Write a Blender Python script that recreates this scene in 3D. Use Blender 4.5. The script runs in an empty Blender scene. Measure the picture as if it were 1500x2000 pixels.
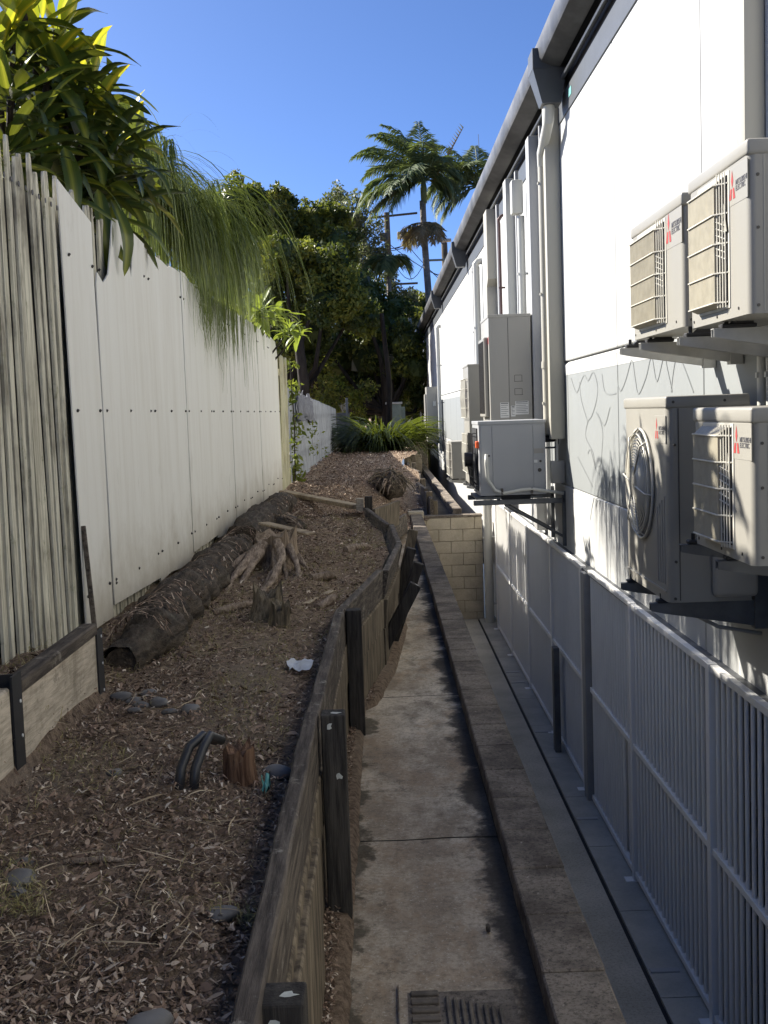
import bpy, bmesh, math, random
import numpy as np
from mathutils import Vector, Matrix, noise
R = math.radians
random.seed(7); rng = np.random.default_rng(7)
scn = bpy.context.scene
COL = scn.collection

# ------------------------------------------------------------------ camera, sky, sun, exposure
cam_d = bpy.data.cameras.new('camera'); cam = bpy.data.objects.new('camera', cam_d); COL.objects.link(cam)
FPX = 2280.0; PITCH = R(4.89); ROLL = R(2.0)
cam_d.sensor_fit = 'VERTICAL'; cam_d.sensor_height = 36; cam_d.lens = 36 * FPX / 2000
cam_d.clip_start = .05; cam_d.clip_end = 3000
cam.matrix_world = Matrix.Rotation(math.pi / 2 - PITCH, 4, 'X') @ Matrix.Rotation(-ROLL, 4, 'Z')
scn.camera = cam
SUN = Vector((1, -.62, -.785)).normalized()              # travel direction of sunlight
w = bpy.data.worlds.new('World'); scn.world = w; w.use_nodes = True
nt = w.node_tree; bg = nt.nodes['Background']; sky = nt.nodes.new('ShaderNodeTexSky')
sky.sky_type = 'NISHITA'; sky.sun_disc = False
sky.sun_elevation = math.asin(-SUN.z); sky.sun_rotation = math.atan2(-SUN.x, -SUN.y)
sky.air_density = .45; sky.dust_density = 1.0; sky.ozone_density = 9.5
nt.links.new(sky.outputs[0], bg.inputs[0]); bg.inputs[1].default_value = .072
sl = bpy.data.lights.new('sun', 'SUN'); sl.energy = 4.4; sl.angle = R(.53); sl.color = (1, .94, .84)
so = bpy.data.objects.new('sun', sl); COL.objects.link(so); so.rotation_euler = SUN.to_track_quat('-Z', 'Y').to_euler()
scn.view_settings.view_transform = 'Standard'; scn.view_settings.look = 'None'
scn.view_settings.exposure = 1.65; scn.view_settings.gamma = 1
scn.view_settings.use_curve_mapping = False

# ------------------------------------------------------------------ helpers
def ray(px, py):
    u = (px - 750) / FPX; v = (1000 - py) / FPX; c, s = math.cos(ROLL), math.sin(ROLL)
    a = c * u + s * v; b = -s * u + c * v
    return Vector((a, math.cos(PITCH) + b * math.sin(PITCH), -math.sin(PITCH) + b * math.cos(PITCH)))
def onX(px, py, X): d = ray(px, py); return d * (X / d.x)
def onY(px, py, Y): d = ray(px, py); return d * (Y / d.y)
def onZ(px, py, Z): d = ray(px, py); return d * (Z / d.z)

class G:
    """collects shapes in one bmesh"""
    def __init__(s): s.bm = bmesh.new()
    def add(s, verts, faces, M=None):
        vs = [s.bm.verts.new(M @ Vector(v) if M else v) for v in verts]
        for f in faces:
            try: s.bm.faces.new([vs[i] for i in f])
            except ValueError: pass
        return s
    def box(s, x0, x1, y0, y1, z0, z1, bev=0, seg=1, M=None):
        x0, x1 = min(x0, x1), max(x0, x1); y0, y1 = min(y0, y1), max(y0, y1); z0, z1 = min(z0, z1), max(z0, z1)
        t = bmesh.new()
        v = [t.verts.new(p) for p in [(x0,y0,z0),(x1,y0,z0),(x1,y1,z0),(x0,y1,z0),(x0,y0,z1),(x1,y0,z1),(x1,y1,z1),(x0,y1,z1)]]
        for f in [(0,3,2,1),(4,5,6,7),(0,1,5,4),(1,2,6,5),(2,3,7,6),(3,0,4,7)]: t.faces.new([v[i] for i in f])
        if bev: bmesh.ops.bevel(t, geom=t.edges[:], offset=bev, segments=seg, profile=.5, affect='EDGES')
        s.merge(t, M); return s
    def merge(s, t, M=None):
        t.verts.index_update(); s.add([tuple(v.co) for v in t.verts], [[v.index for v in f.verts] for f in t.faces], M); t.free()
    def prism(s, poly, a, b, axis='x'):
        """poly (2d) extruded between a and b along axis"""
        n = len(poly)
        def P(q, t): return {'x': (t, q[0], q[1]), 'y': (q[0], t, q[1]), 'z': (q[0], q[1], t)}[axis]
        V = [P(q, a) for q in poly] + [P(q, b) for q in poly]
        F = [list(range(n))[::-1], list(range(n, 2 * n))] + [[i, (i + 1) % n, n + (i + 1) % n, n + i] for i in range(n)]
        return s.add(V, F)
    def tube(s, pts, r, n=8, cap=True):
        pts = [Vector(p) for p in pts]; rings = []
        rr = r if isinstance(r, (list, tuple)) else [r] * len(pts)
        up = Vector((0, 0, 1)); prev = None
        for i, p in enumerate(pts):
            d = (pts[min(i + 1, len(pts) - 1)] - pts[max(i - 1, 0)]).normalized()
            if prev is None:
                a = d.cross(up if abs(d.z) < .9 else Vector((1, 0, 0))).normalized()
            else: a = (prev - d * prev.dot(d)).normalized()
            prev = a; b = d.cross(a)
            rings.append([p + (a * math.cos(2 * math.pi * k / n) + b * math.sin(2 * math.pi * k / n)) * rr[i] for k in range(n)])
        V = [q for ring in rings for q in ring]; F = []
        for i in range(len(pts) - 1):
            for k in range(n): F.append([i * n + k, i * n + (k + 1) % n, (i + 1) * n + (k + 1) % n, (i + 1) * n + k])
        if cap: F += [list(range(n))[::-1], [(len(pts) - 1) * n + k for k in range(n)]]
        return s.add(V, F)
    def ribbon(s, pts, w_, nrm):
        pts = [Vector(p) for p in pts]; V = []; F = []
        for i, p in enumerate(pts):
            d = (pts[min(i + 1, len(pts) - 1)] - pts[max(i - 1, 0)]).normalized(); sd = d.cross(nrm).normalized() * (w_[i] if isinstance(w_, list) else w_) / 2
            V += [p - sd, p + sd]
        for i in range(len(pts) - 1): F.append([2*i, 2*i+1, 2*i+3, 2*i+2])
        return s.add(V, F)
    def mesh(s, name, mat, smooth=False):
        bmesh.ops.recalc_face_normals(s.bm, faces=s.bm.faces)
        me = bpy.data.meshes.new(name); s.bm.to_mesh(me); s.bm.free()
        if smooth:
            for p in me.polygons: p.use_smooth = True
            if smooth == 'auto': me.set_sharp_from_angle(angle=R(35))
        me.materials.append(mat); return me
    def obj(s, name, mat, parent=None, smooth=False):
        return mkobj(name, s.mesh(name, mat, smooth), parent)
def mkobj(name, me, parent=None):
    o = bpy.data.objects.new(name, me); COL.objects.link(o)
    if parent is not None:
        o.parent = parent; bpy.context.view_layer
        o.matrix_parent_inverse = parent_world(parent).inverted()
    return o
def parent_world(p):
    M = p.matrix_basis.copy()
    return (parent_world(p.parent) @ p.matrix_parent_inverse @ M) if p.parent else M
def tag(o, label=None, cat=None, group=None, kind=None):
    if label: o['label'] = label
    if cat: o['category'] = cat
    if group: o['group'] = group
    if kind: o['kind'] = kind
    return o
def thing(name, loc, label, cat, group=None):
    o = bpy.data.objects.new(name, None); COL.objects.link(o); o.location = loc; o.empty_display_size = .1
    return tag(o, label, cat, group)
def npmesh(name, V, F, mat, parent=None, smooth=False):
    V = np.asarray(V, dtype=np.float32).reshape(-1, 3); F = np.asarray(F, dtype=np.int32); k = F.shape[1]
    me = bpy.data.meshes.new(name); me.vertices.add(len(V)); me.vertices.foreach_set('co', V.ravel())
    me.loops.add(F.size); me.loops.foreach_set('vertex_index', F.ravel())
    me.polygons.add(len(F)); me.polygons.foreach_set('loop_start', np.arange(len(F), dtype=np.int32) * k)
    me.polygons.foreach_set('loop_total', np.full(len(F), k, dtype=np.int32))
    if smooth: me.polygons.foreach_set('use_smooth', np.ones(len(F), dtype=bool))
    me.update(calc_edges=True); me.materials.append(mat)
    return mkobj(name, me, parent)

# ------------------------------------------------------------------ materials
class NT:
    def __init__(s, name):
        s.m = bpy.data.materials.new(name); s.m.use_nodes = True; s.t = s.m.node_tree
        s.b = s.t.nodes['Principled BSDF']; s.pos = s.t.nodes.new('ShaderNodeNewGeometry').outputs['Position']
    def n(s, k, **kw):
        x = s.t.nodes.new(k)
        for a, v in kw.items(): setattr(x, a, v)
        return x
    def put(s, inp, v):
        if hasattr(v, 'is_linked') or isinstance(v, bpy.types.NodeSocket): s.t.links.new(v, inp)
        else: inp.default_value = v
    def noise(s, scale=5, sv=(1, 1, 1), detail=4, rough=.6, off=0):
        mp = s.n('ShaderNodeMapping'); s.put(mp.inputs[0], s.pos); mp.inputs['Scale'].default_value = sv; mp.inputs['Location'].default_value = (off, off * .7, off * 1.3)
        x = s.n('ShaderNodeTexNoise'); s.t.links.new(mp.outputs[0], x.inputs[0]); x.inputs['Scale'].default_value = scale
        x.inputs['Detail'].default_value = detail; x.inputs['Roughness'].default_value = rough; return x.outputs[0]
    def ramp(s, f, a, b, lo=0., hi=1.):
        x = s.n('ShaderNodeMapRange'); s.put(x.inputs[0], f); x.inputs[1].default_value = a; x.inputs[2].default_value = b
        x.inputs[3].default_value = lo; x.inputs[4].default_value = hi; x.interpolation_type = 'SMOOTHSTEP'; return x.outputs[0]
    def mix(s, f, a, b, mode='MIX'):
        x = s.n('ShaderNodeMix', data_type='RGBA', blend_type=mode); s.put(x.inputs[0], f)
        for i, v in ((6, a), (7, b)): s.put(x.inputs[i], (*v, 1) if isinstance(v, tuple) and len(v) == 3 else v)
        return x.outputs[2]
    def math(s, op, a, b=0.):
        x = s.n('ShaderNodeMath', operation=op); s.put(x.inputs[0], a); s.put(x.inputs[1], b); return x.outputs[0]
    def xyz(s, i):
        x = s.n('ShaderNodeSeparateXYZ'); s.put(x.inputs[0], s.pos); return x.outputs[i]
    def bump(s, h, strength=.3, dist=.01):
        x = s.n('ShaderNodeBump'); s.put(x.inputs['Height'], h); x.inputs['Strength'].default_value = strength; x.inputs['Distance'].default_value = dist
        s.t.links.new(x.outputs[0], s.b.inputs['Normal']); return s
    def out(s, col, rough=.7, metal=0., spec=.4):
        s.put(s.b.inputs['Base Color'], (*col, 1) if isinstance(col, tuple) and len(col) == 3 else col); s.put(s.b.inputs['Roughness'], rough)
        s.b.inputs['Metallic'].default_value = metal; s.b.inputs['Specular IOR Level'].default_value = spec; return s.m

def plain(name, col, rough=.6, metal=0., var=.12, scale=6, dirt=None, bump=.15, sv=(1, 1, 1)):
    t = NT(name); a = tuple(c * (1 - var) for c in col); b = tuple(min(1, c * (1 + var)) for c in col)
    c = t.mix(t.ramp(t.noise(scale, sv, 6), .3, .7), a, b)
    if dirt: c = t.mix(t.ramp(t.noise(scale * .8, (sv[0], sv[1], sv[2] * .5), 8, .7, 5), .52, .8, 0, .6), c, dirt)
    t.bump(t.noise(scale * 25, sv, 3), bump, .003)
    return t.out(c, rough, metal)

def wood(name, c1, c2, c3, grain=(60, 60, 3), rough=.85, moss=None, bd=.006):
    t = NT(name); g = t.noise(1, grain, 6, .65)
    c = t.mix(t.ramp(g, .35, .65), c1, c2)
    c = t.mix(t.ramp(t.noise(4, (1, 1, .5), 5, .7, 3), .45, .7, 0, .8), c, c3)
    if moss: c = t.mix(t.ramp(t.noise(9, (1, 1, 1), 8, .75, 9), .55, .72, 0, .85), c, moss)
    t.bump(g, .7, bd); return t.out(c, rough, 0, .25)

def two_sided(name, c1, c2, trans=.35, rough=.5, isl=True, sheen=0):
    """leaf: colour varied per leaf, light passing through"""
    t = NT(name); gi = t.t.nodes.new('ShaderNodeNewGeometry')
    c = t.mix(gi.outputs['Random Per Island'] if isl else t.noise(3), c1, c2)
    t.out(c, rough, 0, .35)
    tr = t.n('ShaderNodeBsdfTranslucent'); t.put(tr.inputs[0], t.mix(.35, c, (.35, .42, .03)))
    mx = t.n('ShaderNodeMixShader'); mx.inputs[0].default_value = trans
    t.t.links.new(t.b.outputs[0], mx.inputs[1]); t.t.links.new(tr.outputs[0], mx.inputs[2])
    t.t.links.new(mx.outputs[0], t.t.nodes['Material Output'].inputs[0]); return t.m

M = {}
# soil
t = NT('soil'); n1 = t.noise(1.1, (1, .6, 1), 5, .6); n2 = t.noise(28, (1, 1, 1), 8, .75, 4); n3 = t.noise(130, (1, 1, 1), 3, .8, 8)
c = t.mix(t.ramp(n2, .3, .7), (.13, .09, .062), (.48, .36, .255)); c = t.mix(t.ramp(n1, .48, .7, 0, .5), c, (.44, .37, .29))
c = t.mix(t.ramp(n3, .62, .7, 0, .5), c, (.30, .24, .17)); t.bump(t.math('ADD', n2, n3), .9, .03); M['soil'] = t.out(c, .95, 0, .15)
# path concrete: stains, plus a darker band along each side edge
t = NT('path_concrete'); x = t.xyz(0); y = t.xyz(1)
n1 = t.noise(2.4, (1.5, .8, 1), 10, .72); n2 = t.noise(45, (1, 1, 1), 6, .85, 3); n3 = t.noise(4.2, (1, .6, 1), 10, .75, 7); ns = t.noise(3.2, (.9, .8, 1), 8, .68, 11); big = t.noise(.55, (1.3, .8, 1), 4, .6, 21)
c = t.mix(t.ramp(n1, .38, .60), (.30, .25, .19), (.74, .65, .51)); c = t.mix(t.ramp(n3, .50, .58, 0, .55), c, (.46, .33, .21)); c = t.mix(t.ramp(big, .47, .6, 0, .5), c, (.34, .26, .18))
c = t.mix(t.ramp(t.noise(7, (1, .8, 1), 10, .8, 31), .56, .62, 0, .55), c, (.13, .11, .085))
c = t.mix(t.ramp(n2, .46, .62, 0, .55), c, (.17, .14, .105))
c = t.mix(t.ramp(t.noise(75, (1, 1, 1), 3, .8, 17), .59, .66, 0, .7), c, (.62, .56, .46))
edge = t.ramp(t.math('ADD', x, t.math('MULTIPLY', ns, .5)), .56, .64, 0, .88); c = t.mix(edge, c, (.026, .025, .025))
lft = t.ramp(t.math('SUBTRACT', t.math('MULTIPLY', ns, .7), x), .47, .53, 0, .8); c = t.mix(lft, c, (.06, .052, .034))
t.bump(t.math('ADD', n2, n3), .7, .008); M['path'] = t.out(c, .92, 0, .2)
def concrete(name, a, b, dark, scale=3, spk=.5, wht=None):
    t = NT(name); n1 = t.noise(scale, (1, 1, 1), 6, .65); n2 = t.noise(55, (1, 1, 1), 6, .85, 3)
    c = t.mix(t.ramp(n1, .35, .65), a, b); c = t.mix(t.ramp(n2, .45, .65, 0, spk), c, dark)
    if wht: c = t.mix(t.ramp(t.noise(60, (1, .35, 1), 6, .8, 9), .6, .72, 0, .75), c, wht)
    t.bump(n2, .7, .006); return t.out(c, .92, 0, .2)
M['cap'] = concrete('cap_block_concrete', (.12, .10, .082), (.27, .23, .185), (.04, .035, .03), 5, .8, (.55, .49, .42))
M['cap_side'] = concrete('old_dark_concrete', (.03, .028, .026), (.07, .06, .052), (.012, .012, .012), 5, .7)
M['floor'] = concrete('sunken_floor_concrete', (.42, .40, .345), (.56, .535, .47), (.18, .172, .15), 1.4, .6)
M['strip'] = concrete('smooth_kerb_concrete', (.38, .37, .33), (.5, .485, .43), (.15, .15, .14), 1.8, .2)
M['block'] = concrete('sand_block', (.44, .39, .30), (.55, .49, .38), (.33, .28, .21), 4, .45)
M['mortar'] = concrete('mortar', (.2, .17, .12), (.26, .22, .16), (.12, .1, .08), 4, .3)
# building
def paint(name, col, streak=.25, dcol=(.35, .33, .29), rough=.55):
    t = NT(name); c = t.mix(t.ramp(t.noise(2, (1, 1, .3), 5), .3, .7), tuple(q * .95 for q in col), col)
    c = t.mix(t.ramp(t.noise(1, (9, 9, .7), 7, .7, 4), .56, .8, 0, streak), c, dcol)
    c = t.mix(t.ramp(t.noise(40, (1, 1, 1), 6, .7, 8), .68, .78, 0, streak), c, dcol)
    t.bump(t.noise(60, (1, 1, 1), 3), .12, .002); return t.out(c, rough, 0, .35)
M['wall'] = paint('white_wall_paint', (.42, .425, .415), .2)
M['band'] = paint('grey_band_paint', (.225, .238, .238), .12, (.3, .3, .3))
M['graf'] = paint('faded_grey_marker', (.197, .209, .209), .05)
M['fascia'] = plain('dark_fascia_paint', (.065, .072, .08), .45, 0, .08)
t = NT('gutter_metal'); c = t.mix(t.ramp(t.noise(3, (1, .6, 1), 5, .6), .35, .7), (.05, .053, .057), (.12, .123, .127)); c = t.mix(t.ramp(t.noise(30, (1, 1, 1), 6, .8, 5), .6, .75, 0, .5), c, (.3, .3, .29)); M['gutter'] = t.out(c, .5, .3, .4)
M['pipe_w'] = paint('white_pvc', (.52, .52, .48), .25, (.4, .36, .28), .35)
M['pipe_c'] = paint('cream_pvc', (.40, .385, .33), .3, (.38, .34, .27), .4)
M['pipe_g'] = paint('grey_duct_paint', (.40, .40, .39), .25, (.33, .31, .27), .4)
M['pipe_br'] = plain('brown_copper_pipe', (.10, .06, .055), .45, .3)
M['ac'] = paint('ac_cream_paint', (.275, .265, .235), .3, (.4, .37, .3), .38)
M['ac_w'] = paint('ac_white_paint', (.36, .37, .385), .2, (.4, .38, .34), .35)
M['ac_g'] = paint('ac_grey_beige_paint', (.33, .32, .29), .25, (.36, .33, .28), .4)
M['ac_rib'] = plain('aged_grille_plastic', (.30, .275, .21), .5, 0, .1, 20, (.35, .3, .2))
M['rib_dk'] = plain('grille_shadow_plastic', (.2, .18, .12), .6)
M['wire'] = plain('grille_wire', (.55, .53, .46), .35)
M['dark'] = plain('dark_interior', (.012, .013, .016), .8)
M['black'] = plain('black_rubber', (.02, .02, .022), .55, 0, .2)
M['steel_dk'] = plain('weathered_grey_steel', (.12, .125, .13), .5, .35, .2, 8)
M['steel_lt'] = plain('painted_light_bracket', (.42, .42, .40), .45, .1, .1, 8, (.3, .28, .24))
M['label'] = plain('sticker_paper', (.66, .66, .64), .5, 0, .05)
M['ink'] = plain('sticker_ink', (.06, .06, .07), .5, 0, .05)
M['red'] = plain('red_emblem', (.36, .045, .045), .45, 0, .05)
M['orange'] = plain('orange_plastic', (.7, .1, .02), .45, 0, .05)
M['screw'] = plain('rusty_screw', (.07, .065, .06), .5, .5)
M['slat'] = paint('white_powder_coat', (.88, .87, .84), .12, (.4, .38, .35), .35)
M['post_grey'] = plain('grey_painted_post', (.3, .3, .295), .5, 0, .08)
M['sheet_w'] = paint('pale_lining_sheet', (.50, .49, .47), .3, (.3, .29, .27))
# left fence sheets
t = NT('fibre_cement_sheet'); z = t.xyz(2)
c = t.mix(t.ramp(t.noise(1, (5, 5, .45), 9, .75), .42, .68), (.80, .79, .73), (.72, .70, .63))
c = t.mix(t.ramp(t.noise(26, (1, 1, .7), 8, .8, 6), .66, .76, 0, .55), c, (.3, .27, .22))
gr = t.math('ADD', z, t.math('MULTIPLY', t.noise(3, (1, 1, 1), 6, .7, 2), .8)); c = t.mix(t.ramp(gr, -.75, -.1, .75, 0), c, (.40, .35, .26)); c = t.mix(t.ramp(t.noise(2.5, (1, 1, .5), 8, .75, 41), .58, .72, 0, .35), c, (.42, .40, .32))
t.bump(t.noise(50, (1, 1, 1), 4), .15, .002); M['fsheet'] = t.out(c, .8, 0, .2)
M['paling'] = wood('old_painted_paling', (.38, .355, .275), (.72, .69, .56), (.13, .115, .09), (70, 45, 2.2), moss=(.17, .18, .09))
M['paling_g'] = wood('green_stained_paling', (.42, .40, .26), (.62, .60, .44), (.3, .26, .16), (70, 45, 2.2), moss=(.2, .22, .07))
M['paling_f'] = wood('blue_grey_paling', (.36, .375, .39), (.50, .52, .53), (.24, .24, .25), (70, 30, 2.2))
M['sleeper'] = wood('weathered_sleeper', (.045, .037, .031), (.15, .125, .10), (.07, .057, .047), (40, 4, 40), moss=(.42, .39, .33), bd=.012)
M['sleeper_f'] = wood('weathered_sleeper_face', (.075, .06, .043), (.24, .195, .135), (.09, .072, .052), (22, 22, 3), moss=(.12, .11, .07), bd=.012)
M['postw'] = wood('black_stained_post', (.022, .02, .018), (.075, .067, .057), (.035, .03, .025), (40, 40, 3), moss=(.05, .048, .04), bd=.01)
M['lichen'] = plain('pale_lichen', (.55, .56, .5), .9, 0, .15, 30, (.3, .3, .25))
M['rboard'] = wood('pale_retaining_board', (.38, .33, .26), (.58, .51, .41), (.22, .19, .14), (20, 6, 60), moss=(.06, .052, .04), bd=.008)
M['plank'] = wood('split_plank', (.30, .23, .15), (.50, .42, .3), (.2, .15, .1), (6, 50, 50), bd=.01)
M['bark'] = wood('dark_log_bark', (.03, .024, .019), (.11, .087, .064), (.05, .04, .03), (30, 5, 30), moss=(.16, .15, .11), bd=.03)
M['stump'] = wood('grey_brown_stump', (.17, .125, .085), (.40, .31, .22), (.10, .07, .05), (60, 60, 4), bd=.02)
M['stump_m'] = wood('mossy_stump_wood', (.09, .075, .05), (.27, .22, .15), (.06, .05, .038), (60, 60, 4), bd=.03)
M['stump_r'] = wood('red_brown_stump_wood', (.10, .05, .03), (.30, .18, .11), (.06, .035, .025), (60, 60, 4), moss=(.5, .42, .28), bd=.03)
M['root'] = wood('pinkish_root_wood', (.17, .125, .09), (.40, .32, .245), (.11, .08, .055), (70, 9, 40), bd=.03)
M['stone'] = plain('river_stone', (.135, .13, .122), .6, 0, .25, 12)
M['rag'] = plain('white_scrap', (.5, .53, .56), .5, 0, .1, 20, (.25, .22, .2))
M['teal'] = plain('teal_scrap', (.12, .36, .34), .5, 0, .2, 30)
M['hose'] = plain('grey_black_hose', (.035, .036, .038), .4, 0, .2)
t = NT('cloth_grey'); M['cloth'] = t.out(t.mix(t.ramp(t.noise(12), .3, .7), (.15, .155, .175), (.22, .225, .245)), .95, 0, .1)
M['grate'] = plain('rusted_grate_iron', (.13, .11, .088), .8, .2, .3, 20)
M['sign'] = plain('sign_back_paint', (.5, .51, .5), .5)
M['cab'] = plain('green_grey_cabinet', (.22, .27, .25), .5)
M['trunk'] = wood('tree_bark', (.02, .016, .012), (.05, .042, .033), (.028, .022, .017), (6, 6, 1.2), bd=.03)
M['ptrunk'] = wood('palm_trunk_bark', (.16, .14, .115), (.28, .25, .2), (.12, .11, .09), (4, 4, 12), bd=.02)
M['pole'] = wood('power_pole_wood', (.10, .085, .065), (.19, .165, .13), (.07, .06, .05), (9, 9, 1), bd=.02)
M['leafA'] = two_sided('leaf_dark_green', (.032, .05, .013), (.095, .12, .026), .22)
M['leafB'] = two_sided('leaf_olive', (.08, .098, .018), (.27, .27, .045), .3)
M['leafC'] = two_sided('leaf_grey_green', (.08, .095, .055), (.22, .24, .14), .25)
M['palm'] = two_sided('palm_leaflet', (.05, .085, .035), (.19, .24, .11), .25, .6)
M['palm_d'] = two_sided('dead_palm_leaflet', (.2, .14, .07), (.4, .29, .15), .2)
M['strap'] = two_sided('strap_leaf', (.012, .024, .008), (.055, .075, .02), .3, .4)
M['weep'] = two_sided('weeping_grass_blade', (.04, .075, .018), (.24, .28, .09), .3, .45)
M['shrub'] = two_sided('bright_shrub_leaf', (.10, .16, .02), (.24, .28, .05), .45, .4)
M['vine'] = two_sided('vine_leaf', (.08, .12, .02), (.2, .22, .04), .4, .4)
def dleaf(name, edge, mid, trans):
    t = NT(name); tc = t.n('ShaderNodeTexCoord'); sp = t.n('ShaderNodeSeparateXYZ'); t.put(sp.inputs[0], tc.outputs['Object'])
    ax = t.math('ABSOLUTE', sp.outputs[0]); st = t.noise(1, (1, 1, 1), 3)
    wv = t.n('ShaderNodeTexNoise'); mp = t.n('ShaderNodeMapping'); mp.inputs['Scale'].default_value = (160, 2, 2); t.put(mp.inputs[0], tc.outputs['Object']); t.t.links.new(mp.outputs[0], wv.inputs[0]); wv.inputs['Scale'].default_value = 1
    f = t.ramp(t.math('ADD', ax, t.math('MULTIPLY', wv.outputs[0], .03)), .012, .04, 1, 0)
    c = t.mix(f, edge, mid); t.out(c, .32, 0, .5)
    tr = t.n('ShaderNodeBsdfTranslucent'); t.put(tr.inputs[0], t.mix(.3, c, (.5, .5, .03)))
    mx = t.n('ShaderNodeMixShader'); mx.inputs[0].default_value = trans
    t.t.links.new(t.b.outputs[0], mx.inputs[1]); t.t.links.new(tr.outputs[0], mx.inputs[2]); t.t.links.new(mx.outputs[0], t.t.nodes['Material Output'].inputs[0]); return t.m
M['dl1'] = dleaf('broad_leaf_green', (.022, .045, .012), (.07, .10, .022), .2)
M['dl2'] = dleaf('broad_leaf_striped', (.035, .07, .012), (.22, .24, .03), .3)
M['dl3'] = dleaf('broad_leaf_yellow', (.2, .25, .02), (.65, .52, .03), .45)
t = NT('leaf_chip'); gi = t.t.nodes.new('ShaderNodeNewGeometry').outputs['Random Per Island']
cr = t.n('ShaderNodeValToRGB'); t.put(cr.inputs[0], gi); e = cr.color_ramp
e.elements[0].color = (.075, .05, .036, 1); e.elements[1].color = (.8, .7, .56, 1)
for p_, c_ in ((.35, (.16, .108, .074, 1)), (.62, (.29, .195, .135, 1)), (.8, (.38, .28, .2, 1)), (.93, (.55, .44, .33, 1))): q = e.elements.new(p_); q.color = c_
M['chip'] = t.out(cr.outputs[0], .8, 0, .3)
M['straw'] = two_sided('dry_straw', (.28, .21, .13), (.62, .50, .33), .1, .7)
M['gtuft'] = two_sided('half_dry_grass', (.22, .21, .08), (.5, .42, .2), .2, .7)

# ------------------------------------------------------------------ terrain and paths
def sm(a, b, x): q = min(1, max(0, (x - a) / (b - a))); return q * q * (3 - 2 * q)
TW = [(-.29, 1.0), (-.30, 2.0), (-.31, 4.1), (-.29, 6.4), (-.07, 8.0), (.05, 9.6), (0, 11.4), (-.26, 13.6)]     # retaining wall line
def tw_x(y):
    if y <= TW[0][1]: return TW[0][0]
    for (x0, y0), (x1, y1) in zip(TW, TW[1:]):
        if y <= y1: return x0 + (x1 - x0) * (y - y0) / (y1 - y0)
    return TW[-1][0]
def soil_right(y):
    if y < 13.6: return tw_x(y) - .02
    if y < 17.6: return -.28 + (y - 13.6) / 4 * .6 + .1
    if y < 27: return .42 + .33 * sm(17.6, 19.5, y) - .3 * sm(24, 27, y)
    return .45 + sm(27, 33, y) * .55
def soil_z(x, y):
    z = -1.13 + .05 * noise.noise((x * 1.3, y * .8, 0)) + .02 * noise.noise((x * 5, y * 5, 2)) + .01 * noise.noise((x * 14, y * 14, 5))
    z += .03 * sm(-.98, -1.06, x) * sm(5.2, 5.7, y) * (1 - sm(14, 15, y)) * (.6 + .8 * noise.noise((x * 3, y * 1.6, 8)))
    z += .06 * sm(-1.05, -1.4, x) - .05 * sm(-.55, -.3, x) * (y < 13)
    if y < 4.75: z += .17 * sm(-1.15, -1.2, x) * sm(4.8, 4.6, y)
    dr = soil_right(y) - x
    if y > 13.0: z -= sm(13., 15.2, y) * (1 - sm(20.5, 25, y)) * .62 * sm(1.1, .15, dr); z -= .12 * sm(18, 21, y) * sm(1.5, .3, dr) * (1 - sm(24, 30, y))
    return z - .02 * sm(20, 36, y)
ys = np.concatenate([np.arange(-1, 14, .08), np.arange(14, 38.2, .2)]); NX = 44
V = []; 
for y in ys:
    xr = soil_right(y)
    for i in range(NX):
        x = -1.62 + (xr + 1.62) * i / (NX - 1); V.append((x, y, soil_z(x, y)))
F = [(j * NX + i, j * NX + i + 1, (j + 1) * NX + i + 1, (j + 1) * NX + i) for j in range(len(ys) - 1) for i in range(NX - 1)]
tag(npmesh('soil', V, F, M['soil'], None, True), kind='structure')
# side strip of soil at the foot of the timber wall, beside the path
g = G(); V = []; ys2 = np.arange(0, 17.8, .12)
for y in ys2:
    for i in range(7):
        x = tw_x(y) - .02 + (max(.02, -.19 - tw_x(y)) + (.12 if y > 7 else .06)) * i / 6
        V.append((x, y, -1.77 + .03 * (1 - i / 6) + .012 * noise.noise((x * 9, y * 9, 0)) - (.04 if i == 6 else 0)))
F = [(j * 7 + i, j * 7 + i + 1, (j + 1) * 7 + i + 1, (j + 1) * 7 + i) for j in range(len(ys2) - 1) for i in range(6)]
tag(npmesh('soil_strip', V, F, M['soil'], None, True), kind='structure')
# ground all round
g = G()
for x0, x1, y0, y1 in ((-400, -1.62, -60, 38.2), (-400, 1.0, 38.2, 900), (1.0, 400, 51, 900), (9, 400, -60, 51), (-1.62, 9, -60, -3)): g.add([(x0, y0, -1.25), (x1, y0, -1.25), (x1, y1, -1.25), (x0, y1, -1.25)], [(0, 1, 2, 3)])
g.add([(1.0, 38.2, -1.25), (1.85, 38.2, -1.25), (1.85, 51, -1.25), (1.0, 51, -1.25)], [(0, 1, 2, 3)])
tag(g.obj('ground', M['soil']), kind='structure')
# sunken floor + path
pe = thing('path', (0, 3, -1.8), None, None); pe['kind'] = 'structure'
sl_edges = [-3, 0, 2.35, 4.8, 7.28, 10.0, 12.9, 15.4, 18.2]
for a, b in zip(sl_edges, sl_edges[1:]):
    V = []; n = 14; m_ = max(8, int((b - a) / .12))
    for j in range(m_ + 1):
        y = a + .006 + (b - a - .012) * j / m_
        for i in range(n + 1):
            x = -.36 + (.43 + .36) * i / n; V.append((x, y + .03 * (noise.noise((x * 3, a * 7.3, 1)) if j == 0 else noise.noise((x * 3, b * 7.3, 1)) if j == m_ else 0), -1.8 + .02 * abs(x) ** 1.5 + .006 * noise.noise((x * 4, y * 4, 3)) - .006 * (j in (0, m_))))
    F = [(j * (n + 1) + i, j * (n + 1) + i + 1, (j + 1) * (n + 1) + i + 1, (j + 1) * (n + 1) + i) for j in range(m_) for i in range(n)]
    npmesh('path_slab', V, F, M['path'], pe, True)
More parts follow.
